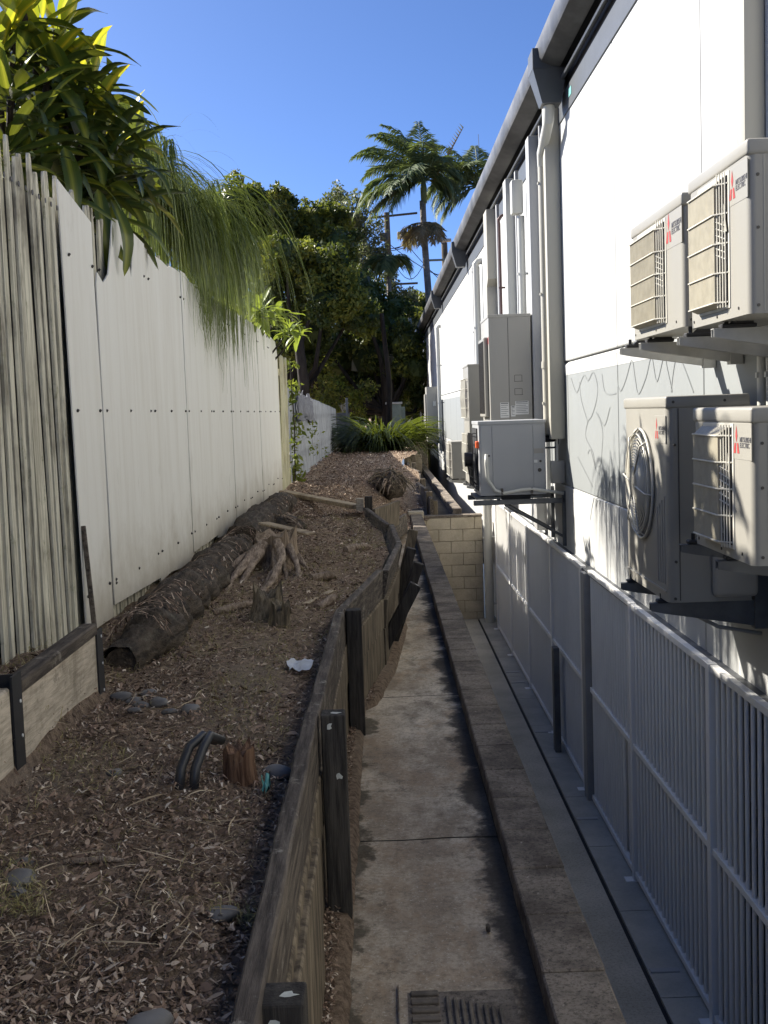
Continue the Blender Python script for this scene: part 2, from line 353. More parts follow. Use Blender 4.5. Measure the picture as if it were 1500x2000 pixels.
G().box(-.4, .43, -3, 18.3, -1.9, -1.815).obj('joint_base', M['dark'], pe)
fe = thing('sunken_floor', (1.2, 8, -3.5), None, None); fe['kind'] = 'structure'
G().box(.6, 1.50, -3, 19.4, -3.6, -3.5).obj('floor_slab', M['floor'], fe)
G().box(1.49, 1.53, -3, 19.3, -3.6, -3.512).obj('drain_groove', M['dark'], fe)
yy = -3.
while yy < 19.3:
    G().box(1.53, 3.2, yy + .005, min(yy + 1.2, 19.3) - .005, -3.6, -3.492).obj('kerb_slab', M['strip'], fe); yy += 1.2
for y in (6.9, 9.6, 12.3, 14.6, 15.2): G().box(1.54, 1.72, y, y + .05, -3.5, -3.482, .004).obj('mortar_patch', M['pipe_g'], fe)
uf = thing('upper_path', (1, 25, -1.8), None, None); uf['kind'] = 'structure'
yy = 19.5
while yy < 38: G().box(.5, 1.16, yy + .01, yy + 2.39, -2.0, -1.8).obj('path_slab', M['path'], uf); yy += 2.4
G().box(1.3, 1.9, 19.5, 52, -2.6, -2.5).obj('light_well_floor', M['dark'], uf)

# low block wall
bw = thing('low_block_wall', (.52, 10, -1.8), 'low concrete block wall with dark weathered cap blocks between path and sunken walkway', 'wall')
G().box(.45, .60, -1, 19.4, -3.6, -1.795).obj('wall_core', M['cap_side'], bw)
y = 1.0; k = 0
capm = [G().box(.43, .622, 0, .393, -1.795, -1.70, .006).mesh('cap_block', M['cap']) for _ in range(1)]
while y < 19.2:
    o = mkobj('cap_block', capm[0], bw); o.location = (random.uniform(-.002, .002), y, random.uniform(-.002, .002)); o.matrix_parent_inverse = parent_world(bw).inverted(); y += .4
# face blocks on the sunken side
bm_ = G().box(.604, .624, 0, .39, 0, .19, .004).mesh('block', M['block'])
for r_ in range(8):
    y = 1.0 + (.2 if r_ % 2 else 0)
    while y < 19.0:
        if k < 290: o = mkobj('block', bm_, bw); o.matrix_parent_inverse = parent_world(bw).inverted(); o.location = (0, y, -3.42 + r_ * .2); k += 1
        y += .4 
G().box(.598, .612, 1, 19.3, -3.5, -1.8).obj('mortar_bed', M['mortar'], bw)
ew = thing('end_block_wall', (1.1, 19.3, -3.5), 'sand coloured block wall closing the far end of the sunken walkway', 'wall')
G().box(.62, 1.60, 19.33, 19.5, -3.6, -1.84).obj('mortar_bed', M['mortar'], ew)
for r_ in range(9):
    z0 = -3.58 + r_ * .2; x = .3 + (.2 if r_ % 2 else 0)
    while x < 1.62:
        a = max(x, .626); b = min(x + .393, 1.62)
        if b - a > .05: G().box(a, b, 19.31 + random.uniform(-.001, .002), 19.5, z0, z0 + .193, .004).obj('block', M['block'], ew)
        x += .4
x = .63
while x < 1.6:
    G().box(x, min(x + .393, 1.63), 19.30, 19.52, -1.783, -1.745, .004).obj('coping_block', M['cap'], ew); x += .4
G().box(.40, .655, 19.22, 19.5, -1.9, -1.662, .006).obj('corner_block', M['block'], ew)
kw = thing('kerb_wall', (1.22, 28, -1.8), 'long dark kerb wall of blocks running along the far base of the white building', 'wall')
y = 19.6
while y < 50: G().box(1.16, 1.31, y, y + .785, -2.5, -1.66, .006).obj('kerb_block', M['cap'], kw); y += .8

# ------------------------------------------------------------------ building
bd = thing('building', (1.85, 25, -1.5), 'long white rendered building with grey band, dark gutter and many pipes down its side', 'building')
WX = 1.85
js = [-2.9, -.5, 1.9, 4.3, 6.7, 9.12, 11.55] + [11.55 + 2.43 * i for i in range(1, 16)] + [50.4]
for a, b in zip(js, js[1:]):
    if b - a < .3: continue
    a_, b_ = a + .007, b - .007
    G().box(WX, WX + .14, a_, b_, .44, 2.78, .01, 2).obj('wall_panel', M['wall'], bd)
    G().prism([(WX, .30), (WX + .14, .30), (WX + .14, .44), (WX + .035, .437), (WX - .004, .40)], a_, b_, 'y').obj('sill_ledge', M['wall'], bd)
    G().box(WX + .002, WX + .14, a_, b_, -.80, .372, .008).obj('band_panel', M['band'], bd)
    G().box(WX - .003, WX + .14, a_, b_, -1.46, -.805, .008).obj('lower_panel', M['wall'], bd)
G().box(WX + .10, WX + .18, -2.9, 50.4, -1.44, 2.95).obj('joint_backing', M['band'], bd)
G().box(WX + .16, 8.5, 50.1, 50.4, -2.5, 3.2).obj('end_wall', M['wall'], bd)
G().box(WX + .19, 8.5, -2.9, -2.7, -3.5, 3.2).obj('end_wall', M['wall'], bd)
# underfloor base panels beyond the sunken yard
y = 19.6
while y < 50:
    G().box(WX + .004, WX + .06, y + .012, y + .9, -2.5, -1.475, .004).obj('base_panel', M['wall'], bd); y += .912
G().box(WX + .06, WX + .12, 19.6, 50.4, -2.5, -1.47).obj('base_backing', M['steel_dk'], bd)
# fascia, soffit, gutter
G().box(WX - .012, WX + .1, -3, 50.5, 2.74, 2.955).obj('fascia', M['fascia'], bd)
G().tube([(1.815, -3, 3.06), (1.815, 50.4, 3.06)], .022, 8).obj('eaves_conduit', M['fascia'], bd)
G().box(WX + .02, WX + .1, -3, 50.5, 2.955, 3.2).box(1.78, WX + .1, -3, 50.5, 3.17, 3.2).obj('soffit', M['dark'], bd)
g = G(); prof = [(1.615, 3.385), (1.61, 3.40), (1.59, 3.40), (1.582, 3.385), (1.585, 3.30), (1.592, 3.235), (1.61, 3.205), (1.70, 3.165), (1.785, 3.15), (1.79, 3.3)]
g.add([(x, -3, z) for x, z in prof] + [(x, 50.6, z) for x, z in prof], [[i, i + 1, len(prof) + i + 1, len(prof) + i] for i in range(len(prof) - 1)])
g.obj('gutter', M['gutter'], bd, 'auto')
G().add([(1.62, -3, 3.42), (8.5, -3, 4.1), (8.5, 50.6, 4.1), (1.62, 50.6, 3.42)], [(0, 1, 2, 3)]).add([(1.62, -3, 3.40), (8.5, -3, 4.08), (8.5, 50.6, 4.08), (1.62, 50.6, 3.40)], [(0, 1, 2, 3)]).obj('roof', M['fascia'], bd)
def rainhead(y):
    g = G(); x0, x1 = 1.53, 1.845; w_ = .32
    g.box(x0, x1, y, y + w_, 3.14, 3.33, .004)
    ins = .07; V = [(x0 + .002, y, 3.14), (x1, y, 3.14), (x1, y + w_, 3.14), (x0 + .002, y + w_, 3.14), (x0 + .09, y + .05, 2.84), (x1 - .045, y + .05, 2.84), (x1 - .045, y + w_ - .05, 2.84), (x0 + .09, y + w_ - .05, 2.84)]
    g.add(V, [(0, 1, 5, 4), (1, 2, 6, 5), (2, 3, 7, 6), (3, 0, 4, 7), (4, 5, 6, 7)]); g.obj('rainwater_head', M['fascia'], bd)
for y in (11.2, 23.6, 33., 46.5): rainhead(y)
G().box(WX - .016, WX - .011, 10.9, 11.05, 2.83, 2.9).obj('green_tag', M['teal'], bd)
def rect_duct(y, w_, d, z0, z1, mat, name='duct', x=WX):
    g = G().box(x - d, x - .002, y - w_ / 2, y + w_ / 2, z0, z1, .008, 2); return g.obj(name, M[mat], bd, 'auto')
def pipe(y, r, z0, z1, mat, off=.03, name='downpipe', collars=(), top=None):
    x = WX - r - off; pts = [(x, y, z0), (x, y, z1)]
    if top: pts += [(x - .01, y, z1 + .05), (x + .03, y, z1 + .1), (WX + .02, y, z1 + .12)]
    g = G().tube(pts, r, 14)
    for z in collars: g.tube([(x, y, z - .035), (x, y, z + .035)], r + .008, 14)
    for z in np.arange(z0 + .3, z1, 1.1): g.box(x - r - .006, WX - .001, y - r * .5, y + r * .5, z, z + .025)
    return g.obj(name, M[mat], bd, 'auto')
# P1 : round cream pipe under the rainwater head with trunking behind it
pipe(11.95, .05, -.28, 2.5, 'pipe_c', .09, collars=(.42,)); G().tube([(1.70, 11.36, 2.86), (1.70, 11.4, 2.72), (1.70, 11.9, 2.52), (1.71, 11.95, 2.4)], .052, 12).obj('downpipe_offset', M['pipe_w'], bd, 'auto')
rect_duct(11.78, .13, .15, -.33, 2.98, 'pipe_c', 'trunking')
rect_duct(12.05, .10, .17, -.3, .33, 'pipe_g', 'trunking')
pipe(12.75, .022, -1.3, 2.98, 'pipe_g', .02, 'conduit', (.5, 1.6))
rect_duct(13.3, .24, .12, -1.4, 2.98, 'pipe_g', 'trunking')
pipe(14.35, .045, .2, 2.3, 'pipe_w', .03); G().box(1.66, 1.80, 14.26, 14.44, 2.32, 2.72, .02, 2).obj('pipe_hood', M['pipe_w'], bd, 'auto')
rect_duct(15.7, .3, .12, 0, 2.98, 'pipe_w', 'trunking')
rect_duct(15.1, .08, .05, 0, 2.98, 'pipe_g', 'trunking')
pipe(16.9, .02, .3, 2.62, 'pipe_br', .05, 'copper_pipe', top=1)
g = G(); g.prism([(18.05, .2), (18.35, .2), (18.35, 2.98), (17.85, 2.98), (17.85, 1.95), (18.05, 1.85)], WX - .16, WX - .002, 'x'); g.obj('trunking', M['pipe_c'], bd)
rect_duct(17.5, .1, .05, 0, 2.98, 'pipe_g', 'trunking')
pipe(20.6, .06, .0, 2.45, 'pipe_w', .04, top=1)
pipe(21.8, .03, .0, 2.6, 'pipe_g', .02)
pipe(34.6, .055, -1.2, 2.35, 'pipe_w', .04, top=1); pipe(33.9, .03, -1.2, .3, 'steel_dk', .03)
pipe(49.8, .06, -1.6, 2.8, 'steel_dk', .03)
G().tube([(1.35, 49.2, 3.9), (1.37, 49.2, 2.9)], .07, 10).obj('vent_pipe', M['pipe_w'], bd, 'auto')
G().tube([(1.37, 49.2, 2.98), (1.45, 49.3, 2.8), (1.74, 49.7, 2.6)], .07, 10).obj('vent_elbow', M['steel_dk'], bd, 'auto')
G().tube([(1.76, 49.6, -1.5), (1.72, 49.4, -1.68), (1.80, 48.6, -1.72), (1.88, 48.4, -1.7)], .09, 10).obj('pipe_elbow', M['pipe_w'], bd, 'auto')
rect_duct(5.66, .13, .10, .98, 2.98, 'pipe_c', 'trunking')
for y in (5.3, 5.42, 5.55): pipe(y, .022, -.2, .3, 'pipe_w', .02, 'conduit')
pipe(18.9, .075, -3.5, -1.2, 'pipe_w', .1)
# stains
G().box(WX - .0015, WX - .0005, 9.55, 9.62, 2.25, 2.42).obj('stain_mark', M['pipe_c'], bd)
# faded marker scrawl on the grey band
def scrawl(pts, w_=.018, X=WX - .0012, o4=(1050, 600), s4=3.078):
    P_ = [onX(o4[0] + a / s4, o4[1] + b / s4, X) for a, b in pts]; out = []
    for i in range(len(P_) - 1):
        p0, p1, p2, p3 = P_[max(i - 1, 0)], P_[i], P_[i + 1], P_[min(i + 2, len(P_) - 1)]
        for k_ in range(5):
            t_ = k_ / 5; out.append(.5 * ((2 * p1) + (p2 - p0) * t_ + (2 * p0 - 5 * p1 + 4 * p2 - p3) * t_ ** 2 + (3 * p1 - p0 - 3 * p2 + p3) * t_ ** 3))
    out.append(P_[-1]); return out
g = G()
for s_ in ([(478, 380), (482, 470), (500, 500), (530, 430), (565, 318), (585, 430), (605, 520), (650, 420), (683, 300), (715, 445), (757, 298), (780, 380), (808, 510)], [(800, 510), (815, 380), (835, 300), (870, 340), (935, 512)],
           [(200, 425), (232, 512), (262, 440), (280, 408), (303, 440), (333, 390), (358, 470), (352, 560), (325, 650), (300, 690), (288, 780), (330, 870), (345, 940), (375, 950), (385, 860), (388, 730), (350, 630)], [(360, 640), (400, 710), (434, 600)],
           [(385, 400), (400, 500), (425, 522), (470, 518)], [(250, 450), (262, 560), (300, 690)], [(300, 880), (318, 860), (350, 980), (372, 1000)], [(400, 1000), (395, 1060), (420, 1105), (440, 1020), (468, 1040)], [(240, 900), (280, 980), (330, 1080)]):
    g.ribbon(scrawl(s_), .013, Vector((1, 0, 0)))
for s_ in ([(340, 1140), (325, 1210), (315, 1280)], [(392, 1180), (400, 1240), (404, 1300)], [(360, 1160), (350, 1200)]): g.ribbon(scrawl(s_, X=WX - .006), .012, Vector((1, 0, 0)))
g.obj('faded_scrawl', M['graf'], bd)

# ------------------------------------------------------------------ railing under the building
rf = thing('bar_screen', (1.77, 10, -3.5), 'white metal bar screen fence along the sunken walkway under the building', 'fence')
FX = 1.77; ZT, ZM, ZB = -1.45, -2.48, -3.44
posts = [.3, 2.3, 4.3, 6.3, 8.33]; far_posts = [10.4, 12.3, 14.3, 16.3, 18.3]
mkpost = lambda y, mat='slat', w_=.032, zt=ZT + .02: G().box(FX - w_, FX + w_ * .6, y - w_, y + w_, -3.5, zt, .003).obj('post', M[mat], rf)
for y in posts + far_posts:
    mkpost(y); G().box(FX - .09, FX + .03, y - .045, y + .045, -3.498, -3.485, .002).obj('foot_plate', M['slat'], rf)
G().box(FX - .055, FX + .07, 10.08, 10.24, -3.52, -1.46, .005).obj('column', M['post_grey'], rf)
G().box(FX - .12, FX - .06, 11.55, 11.68, -3.49, -2.42, .004).obj('dark_post', M['steel_dk'], rf)
barU = G().tube([(FX, 0, ZM + .015), (FX, 0, ZT - .02)], .0125, 8, False).mesh('bar', M['slat'], True)
barL = G().tube([(FX, 0, ZB + .015), (FX, 0, ZM - .02)], .0125, 8, False).mesh('bar', M['slat'], True)
barF = G().tube([(FX, 0, ZB + .015), (FX, 0, ZT - .02)], .011, 6, False).mesh('bar', M['slat'], True)
allp = posts + [10.08]
cnt = 0; finv = parent_world(rf).inverted()
for a, b in list(zip(allp, allp[1:])) + list(zip(far_posts, far_posts[1:])):
    for z in (ZT, ZM, ZB):
        zo = random.uniform(-.006, .006)
        G().box(FX - .022, FX + .02, a + .034, b - .034, z - .022 + zo, z + .018 + zo, .002).obj('rail', M['slat'], rf)
    n = int(round((b - a) / .1)); 
    for i in range(1, n):
        y = a + (b - a) * i / n
        for me in ((barU, barL) if b < 10.2 else (barF,)):
            o = mkobj('bar', me, rf); o.matrix_parent_inverse = finv; o.location = (0, y, 0)
            if me is barL and random.random() < .1: o.rotation_euler = (random.uniform(-.03, .03) , 0, 0); o.location.y += random.uniform(-.1, .05)
ls = thing('lining_sheet', (1.84, 12, -3.5), 'pale grey lining sheets standing behind the white bar screen', 'wall')
y = 5.9
while y < 19.2:
    G().box(FX + .035, FX + .045, y, y + .9, -3.49, -1.47).obj('sheet', M['sheet_w'], ls); y += .915
iw = thing('underfloor_wall', (3.1, 5, -3.5), 'dark back wall seen through the bars beneath the building', 'wall')
G().box(3.1, 3.2, -3, 19.4, -3.6, -1.47).obj('back_panel', M['sheet_w'], iw)
G().box(1.86, 3.1, -3, 19.4, -1.47, -1.44).obj('underfloor_ceiling', M['steel_dk'], iw)
G().box(2.4, 2.46, -3, 5.6, -2.7, -2.64).obj('cross_rail', M['sheet_w'], iw)
G().box(FX - .02, WX + .1, -3, 19.3, -1.472, -1.448).obj('shadow_gap', M['steel_dk'], bd)

# ------------------------------------------------------------------ lettering helper
def text_mesh(body, size, mat, name='lettering'):
    cu = bpy.data.curves.new(name, 'FONT'); cu.body = body; cu.size = size; cu.space_line = .8; cu.extrude = .0004; cu.align_x = 'LEFT'
    cu.offset = size * .012
    o = bpy.data.objects.new(name, cu); COL.objects.link(o); dg = bpy.context.evaluated_depsgraph_get()
    me = bpy.data.meshes.new_from_object(o.evaluated_get(dg)); COL.objects.unlink(o); bpy.data.objects.remove(o); bpy.data.curves.remove(cu)
    me.materials.clear(); me.materials.append(mat); return me
LET = text_mesh('MITSUBISHI\nELECTRIC', .042, M['ink'])
# orientation for things lying on a face that looks towards -X, text reading from far (+Y) to near (-Y)
FACE = Matrix(((0, 0, -1, 0), (-1, 0, 0, 0), (0, 1, 0, 0), (0, 0, 0, 1)))
def emblem(xf, y, z, parent, s=1.):
    g = G(); 
    def rh(cx, cz, pts): g.add([(xf, y - (cx + a) * s, z + (cz + b) * s) for a, b in pts], [(0, 1, 2, 3)])
    rh(0, .03, [(0, .045), (.013, .0), (0, -.028), (-.013, 0)])
    rh(-.017, -.022, [(.010, .022), (-.008, .022), (-.022, -.022), (.005, -.022)]); rh(.017, -.022, [(-.010, .022), (.008, .022), (.022, -.022), (-.005, -.022)])
    g.obj('emblem', M['red'], parent)
def badge(xf, y, z, root, s=1.):
    b = G().box(xf - .0012, xf + .002, y - .20 * s, y + .05 * s, z - .07 * s, z + .085 * s, .001).obj('badge', M['label'] if s < 0 else M['ac'], root)
    emblem(xf - .0025, y, z, b, s)
    o = mkobj('lettering', LET, b); o.matrix_parent_inverse = parent_world(b).inverted(); o.matrix_basis = Matrix.Translation((xf - .002, y - .045 * s, z + .005 * s)) @ FACE @ Matrix.Scale(s * .72, 4)

def bracket(root, y, x0, x1, z, mat, h=.075, wall_h=.3, up=True):
    g = G(); t_ = .02
    # arm tapering to its tip, hollow channel
    g.prism([(x0, z), (x1, z), (x1, z - h * 1.5), (x0 + .06, z - h * .55), (x0, z - h * .38)], y - t_, y - t_ + .004, 'y')
    g.prism([(x0, z), (x1, z), (x1, z - h * 1.5), (x0 + .06, z - h * .55), (x0, z - h * .38)], y + t_ - .004, y + t_, 'y')
    g.box(x0 - .002, x1, y - t_ - .001, y + t_ + .001, z, z + .004, .001)
    a = g.obj('bracket', M[mat], root)
    g = G().box(x1 - .04, WX - .003, y - .03, y + .03, z - h * 1.6 if up else z - wall_h, z + (wall_h if up else .03), .002); g.obj('wall_plate', M[mat], a)
    g = G(); g.box(x0 + .03, x0 + .17, y - .025, y + .025, z + .005, z + .022, .004); g.prism([(x0 + .07, z + .022), (x0 + .16, z + .022), (x0 + .15, z + .05), (x0 + .1, z + .05)], y - .02, y + .02, 'y')
    g.tube([(x0 + .055, y, z + .02), (x0 + .055, y, z + .05)], .009, 6); g.obj('rubber_mount', M['black'], a)

def casing(root, xf, xb, y0, y1, z0, z1, mat, bev=.03):
    g = G(); t = bmesh.new(); v = [t.verts.new(p) for p in [(xf,y0,z0),(xb,y0,z0),(xb,y1,z0),(xf,y1,z0),(xf,y0,z1),(xb,y0,z1),(xb,y1,z1),(xf,y1,z1)]]
    for f in [(0,3,2,1),(4,5,6,7),(0,1,5,4),(1,2,6,5),(2,3,7,6),(3,0,4,7)]: t.faces.new([v[i] for i in f])
    t.edges.ensure_lookup_table()
    ed = [e for e in t.edges if abs(e.verts[0].co.z - e.verts[1].co.z) > .1 and max(e.verts[0].co.x, e.verts[1].co.x) < xf + .01]
    bmesh.ops.bevel(t, geom=ed, offset=bev, segments=5, profile=.5, affect='EDGES'); g.merge(t)
    return g.obj('casing', M[mat], root, 'auto')
def cover(root, xf, xb, y0, y1, z1, mat, h=.05):
    g = G().box(xf - .006, xb, y0 - .006, y1 + .006, z1 - h, z1 + .008, .012, 3); g.obj('top_cover', M[mat], root, 'auto')

def louvre_unit(label, xf, y0, y1, z0, z1, brk, group='wall mounted air conditioners', brmat='steel_lt', tip=None):
    xb = xf + .30; root = thing('air_conditioner', (xf + .15, (y0 + y1) / 2, z0), label, 'air conditioner', group)
    casing(root, xf, xb, y0, y1, z0, z1 - .04, 'ac'); cover(root, xf, xb, y0, y1, z1, 'ac')
    H = z1 - z0; W = y1 - y0
    ya, yb = y0 + W * .30, y1 - .15; za, zb = z0 + H * .09, z1 - H * .12     # opening: far part of the front
    G().box(xf - .004, xf + .002, ya - .02, yb, za - .015, zb + .015, .001).obj('opening_frame', M['wire'], root)
    G().box(xf - .006, xf + .0, ya, yb - .01, za, zb, 0).obj('fan_opening', M['dark'], root)
    # fan behind
    cy, cz = (ya + yb) / 2, (za + zb) / 2; r = (zb - za) / 2 * .95; g = G()
    for k_ in range(3):
        a0 = k_ * 2.094; pts = [(xf - .012, cy + math.cos(a0 + q * .9) * rr, cz + math.sin(a0 + q * .9) * rr) for q, rr in ((0, .04), (0, r), (.5, r), (1, r * .95), (1, .04))]; g.add(pts, [(0, 1, 2, 3, 4)])
    g.obj('fan', M['wire'], root)
    # hood : ribbed air guide projecting forward
    hx = xf - .042; h0, h1 = ya + .055, yb + .005
    g = G(); n = 24
    for i in range(n):
        y = h0 + (h1 - h0) * i / (n - 1); g.box(hx, hx + .012, y - .006, y + .006, za + .01, zb - .03)
    hood = g.obj('air_guide', M['ac_rib'], root); G().box(hx + .013, hx + .016, h0, h1, za + .01, zb - .03).obj('guide_backing', M['rib_dk'], hood)
    g = G()
    g.add([(hx, h0, zb - .03), (hx, h1, zb - .03), (xf - .008, h1, zb), (xf - .008, h0 - .02, zb)], [(0, 1, 2, 3)]).add([(hx, h0, za + .01), (hx, h1, za + .01), (xf - .008, h1, za - .005), (xf - .008, h0 - .02, za - .005)], [(0, 1, 2, 3)]).add([(hx, h1, za + .01), (hx, h1, zb - .03), (xf - .006, h1, zb), (xf - .006, h1, za)], [(0, 1, 2, 3)])
    g.obj('guide_rim', M['ac_rib'], hood)
    g = G()
    for k_ in range(5):
        z = za + .01 + (zb - .04 - za) * k_ / 4; g.tube([(xf - .004, ya - .005, z), (xf - .02, ya + .02, z), (hx - .004, h0 - .004, z), (hx - .004, h1, z)], .0035, 5)
    for k_ in range(4):
        q = k_ / 4; g.tube([(xf - .012 - .026 * q, ya + .004 + (h0 - ya - .004) * q, za - .01), (xf - .012 - .026 * q, ya + .004 + (h0 - ya - .004) * q, zb + .01)], .003, 5)
    g.obj('guard_wires', M['wire'], root)
    g = G()
    for k_ in range(6): g.tube([(xf - .012, ya + .008, cz - .07 + k_ * .025), (xf - .036, ya + .05, cz - .05 + k_ * .025)], .003, 4)
    g.obj('guide_clips', M['wire'], root)
    badge(xf, y0 + W * .23, z1 - H * .22, root, .9 * W / .8)
    # camera-side: seams, screws, service cover
    g = G()
    for x in (xf + .055, xf + .075): g.box(x, x + .004, y0 - .002, y0 + .001, z0 + .01, z1 - .05)
    g.prism([(xf + .10, z0 + .06), (xf + .29, z0 + .06), (xf + .29, z1 - .08), (xf + .10, z1 - .08), (xf + .10, z0 + H * .62), (xf + .085, z0 + H * .58), (xf + .085, z0 + H * .48), (xf + .10, z0 + H * .44)], y0 - .008, y0 + .001, 'y')
    g.obj('side_panel', M['ac_g'], root)
    g = G()
    for x, z in ((xf + .035, z0 + .03), (xf + .035, z1 - .12), (xf + .035, z0 + H * .5)): g.tube([(x, y0 - .003, z), (x, y0 + .001, z)], .006, 8)
    for y, z in ((y0 + .12, z0 + .03), (y0 + W * .5, z0 + .02), (y1 - .06, z0 + .025)): g.tube([(xf - .003, y, z), (xf + .001, y, z)], .006, 8)
    tag(g.obj('screws', M['screw'], root), kind='stuff')
    for yb_ in brk: bracket(root, yb_, (tip or xf - .03), WX - .03, z0 - .03, brmat)
    return root
xA = 1.35
louvre_unit('upper cream air conditioner nearest the camera, cut by the right edge of the photo', xA, 4.28, 5.08, .31, .925, (4.68, 5.22), tip=1.33)
louvre_unit('second cream air conditioner on the high white wall, left of the nearest upper one', xA, 5.2, 6.22, .33, .905, (5.98, 6.47), tip=1.33)
louvre_unit('lower cream air conditioner with ribbed grille at the right edge above the bar screen', 1.30, 4.1, 4.86, -.59, -.035, (4.48, 5.03), brmat='steel_dk', tip=1.28)
# big unit with round fan guard
xf = 1.33; y0, y1, z0, z1 = 5.45, 6.38, -.945, .02; xb = WX - .13
C = thing('air_conditioner', (1.5, 5.9, z0), 'large cream air conditioner with one big round fan guard on dark brackets', 'air conditioner', 'wall mounted air conditioners')
casing(C, xf, xb, y0, y1, z0, z1 - .04, 'ac', .035); cover(C, xf, xb, y0, y1, z1, 'ac', .05)
cy, cz, r = 5.98, -.41, .27
G().tube([(xf - .003, cy, cz), (xf + .01, cy, cz)], r, 40).obj('fan_opening', M['steel_dk'], C)
g = G()
for k_ in range(3):
    a0 = k_ * 2.094 + .5; g.add([(xf - .008 - .01 * q, cy + math.cos(a0 + q * 1.1) * rr, cz + math.sin(a0 + q * 1.1) * rr) for q, rr in ((0, .05), (0, r * .95), (.33, r * .97), (.66, r * .95), (1, r * .85), (1, .05))], [(0, 1, 2, 3, 4, 5)])
g.obj('fan', M['ac_g'], C)
g = G()
def ring(rad, x, tr, n=48): return [(x, cy + math.cos(2 * math.pi * k / n) * rad, cz + math.sin(2 * math.pi * k / n) * rad) for k in range(n + 1)]
g.tube(ring(r + .01, xf - .012, 0), .007, 6, False); g.tube(ring(r - .015, xf - .03, 0), .004, 5, False)
for k_ in range(13): g.tube(ring(.075 + k_ * .0145, xf - .045 + .03 * (k_ / 13) ** 3, 0, 40), .0032, 4, False)
for k_ in range(6):
    a = k_ * math.pi / 3 + .15; g.tube([(xf - .05, cy + math.cos(a) * .05, cz + math.sin(a) * .05), (xf - .045, cy + math.cos(a) * (r - .02), cz + math.sin(a) * (r - .02)), (xf - .008, cy + math.cos(a) * (r + .015), cz + math.sin(a) * (r + .015))], .0045, 5)
gd = g.obj('fan_guard', M['wire'], C, True)
g = G(); t = bmesh.new(); bmesh.ops.create_uvsphere(t, u_segments=24, v_segments=10, radius=.085); g.merge(t, Matrix.Translation((xf - .045, cy, cz)) @ Matrix.Scale(.14, 4, (1, 0, 0))); g.obj('guard_hub', M['ac'], gd, True)
badge(xf, y0 + .19, -.135, C, .85)
g = G()
for k_ in range(4): g.box(xf - .004, xf + .002, y0 + .06 + k_ * .045, y0 + .066 + k_ * .045, z0 + .08, z0 + .5 - .02 * k_)
g.box(xf - .006, xf + .002, y0 + .04, y1 - .02, z0 + .045, z0 + .053); g.obj('pressed_ribs', M['ac_g'], C)
# side: service hatch, handle, pipe cover
g = G().box(xf + .052, xf + .056, y0 - .003, y0 + .001, z0 + .01, z1 - .05); g.obj('panel_seam', M['screw'], C)
G().box(1.53, xb - .02, y0 - .012, y0 + .001, -.56, -.11, .01, 2).obj('service_hatch', M['ac_g'], C, 'auto')
G().tube([(1.70, y0 - .014, -.15), (1.575, y0 - .03, -.15), (1.56, y0 - .035, -.17), (1.56, y0 - .035, -.36), (1.59, y0 - .02, -.4)], .011, 8).obj('handle', M['ac_w'], C, True)
g = G()
for k_ in range(5): g.box(1.585, 1.66, y0 - .014, y0 - .011, -.26 - k_ * .014 - (.03 if k_ > 2 else 0), -.253 - k_ * .014 - (.03 if k_ > 2 else 0))
for k_ in range(7): g.box(1.585, 1.66, y0 - .014, y0 - .011, -.345 - k_ * .013, -.338 - k_ * .013)
g.obj('vent_slots', M['dark'], C)
G().box(1.53, 1.74, y0 - .055, y0 + .0, -.92, -.62, .025, 4).obj('pipe_cover', M['ac_g'], C, 'auto')
g = G()
for x, z in ((xf + .03, z1 - .02), (1.6, z1 - .02), (xf + .035, -.2), (xf + .035, -.75), (1.5, -.25), (1.50, -.6), (1.65, -.9), (xf + .03, z0 + .02)): g.tube([(x, y0 - .008, z), (x, y0 + .001, z)], .007, 8)
tag(g.obj('screws', M['screw'], C), kind='stuff')
for yb_ in (5.62, 6.3): bracket(C, yb_, xf - .05, WX - .03, z0 - .03, 'steel_dk', .085, .35)

for (x_, y_, z0_, z1_) in ((1.80, 5.12, -.25, .36), (1.80, 5.20, -.6, .36)):
    G().tube([(x_, y_, z0_), (x_, y_, z1_)], .022, 10).obj('lagged_pipe', M['pipe_w'], C, True)
g = G().box(1.56, 1.66, y0 - .0135, y0 - .0125, -.50, -.44); g.obj('rating_label', M['label'], C)
G().tube([(1.62, y0 - .02, -.60), (1.66, y0 - .05, -.66), (1.74, y0 - .04, -.70), (1.82, y0, -.72)], .014, 8).obj('lagged_pipe', M['black'], C, True)
G().tube([(1.5, y0 + .3, z0), (1.5, y0 + .28, z0 - .10), (1.62, y0 + .2, z0 - .16), (1.83, y0 + .2, z0 - .20)], .010, 8).obj('drain_hose', M['ac_g'], C, True)

# E : white boxy unit on a steel shelf, further along
Ex0, Ex1, Ey0, Ey1, Ez0, Ez1 = .985, 1.66, 11.85, 12.65, -.885, -.13
E_ = thing('heat_pump', (1.3, 12.2, Ez0), 'white boxy condenser on a steel shelf with exposed fan on its left side', 'air conditioner')
casing(E_, Ex0, Ex1, Ey0, Ey1, Ez0, Ez1 - .02, 'ac_w', .012); G().box(Ex0 - .006, Ex1 + .008, Ey0 - .008, Ey1 + .008, Ez1 - .035, Ez1, .004).obj('top_cover', M['ac_w'], E_)
G().box(Ex0 + .02, Ex0 + .13, Ey0 - .004, Ey0 + .001, Ez0 + .02, Ez1 - .05, .002).obj('side_panel', M['ac_w'], E_)
G().box(Ex0 + .135, Ex1 - .13, Ey0 - .006, Ey0 + .001, Ez0 + .03, Ez1 - .05, .002).obj('side_panel', M['ac_w'], E_)
G().box(Ex1 - .125, Ex1 - .01, Ey0 - .004, Ey0 + .001, Ez0 + .02, Ez1 - .05, .002).obj('side_panel', M['ac_w'], E_)
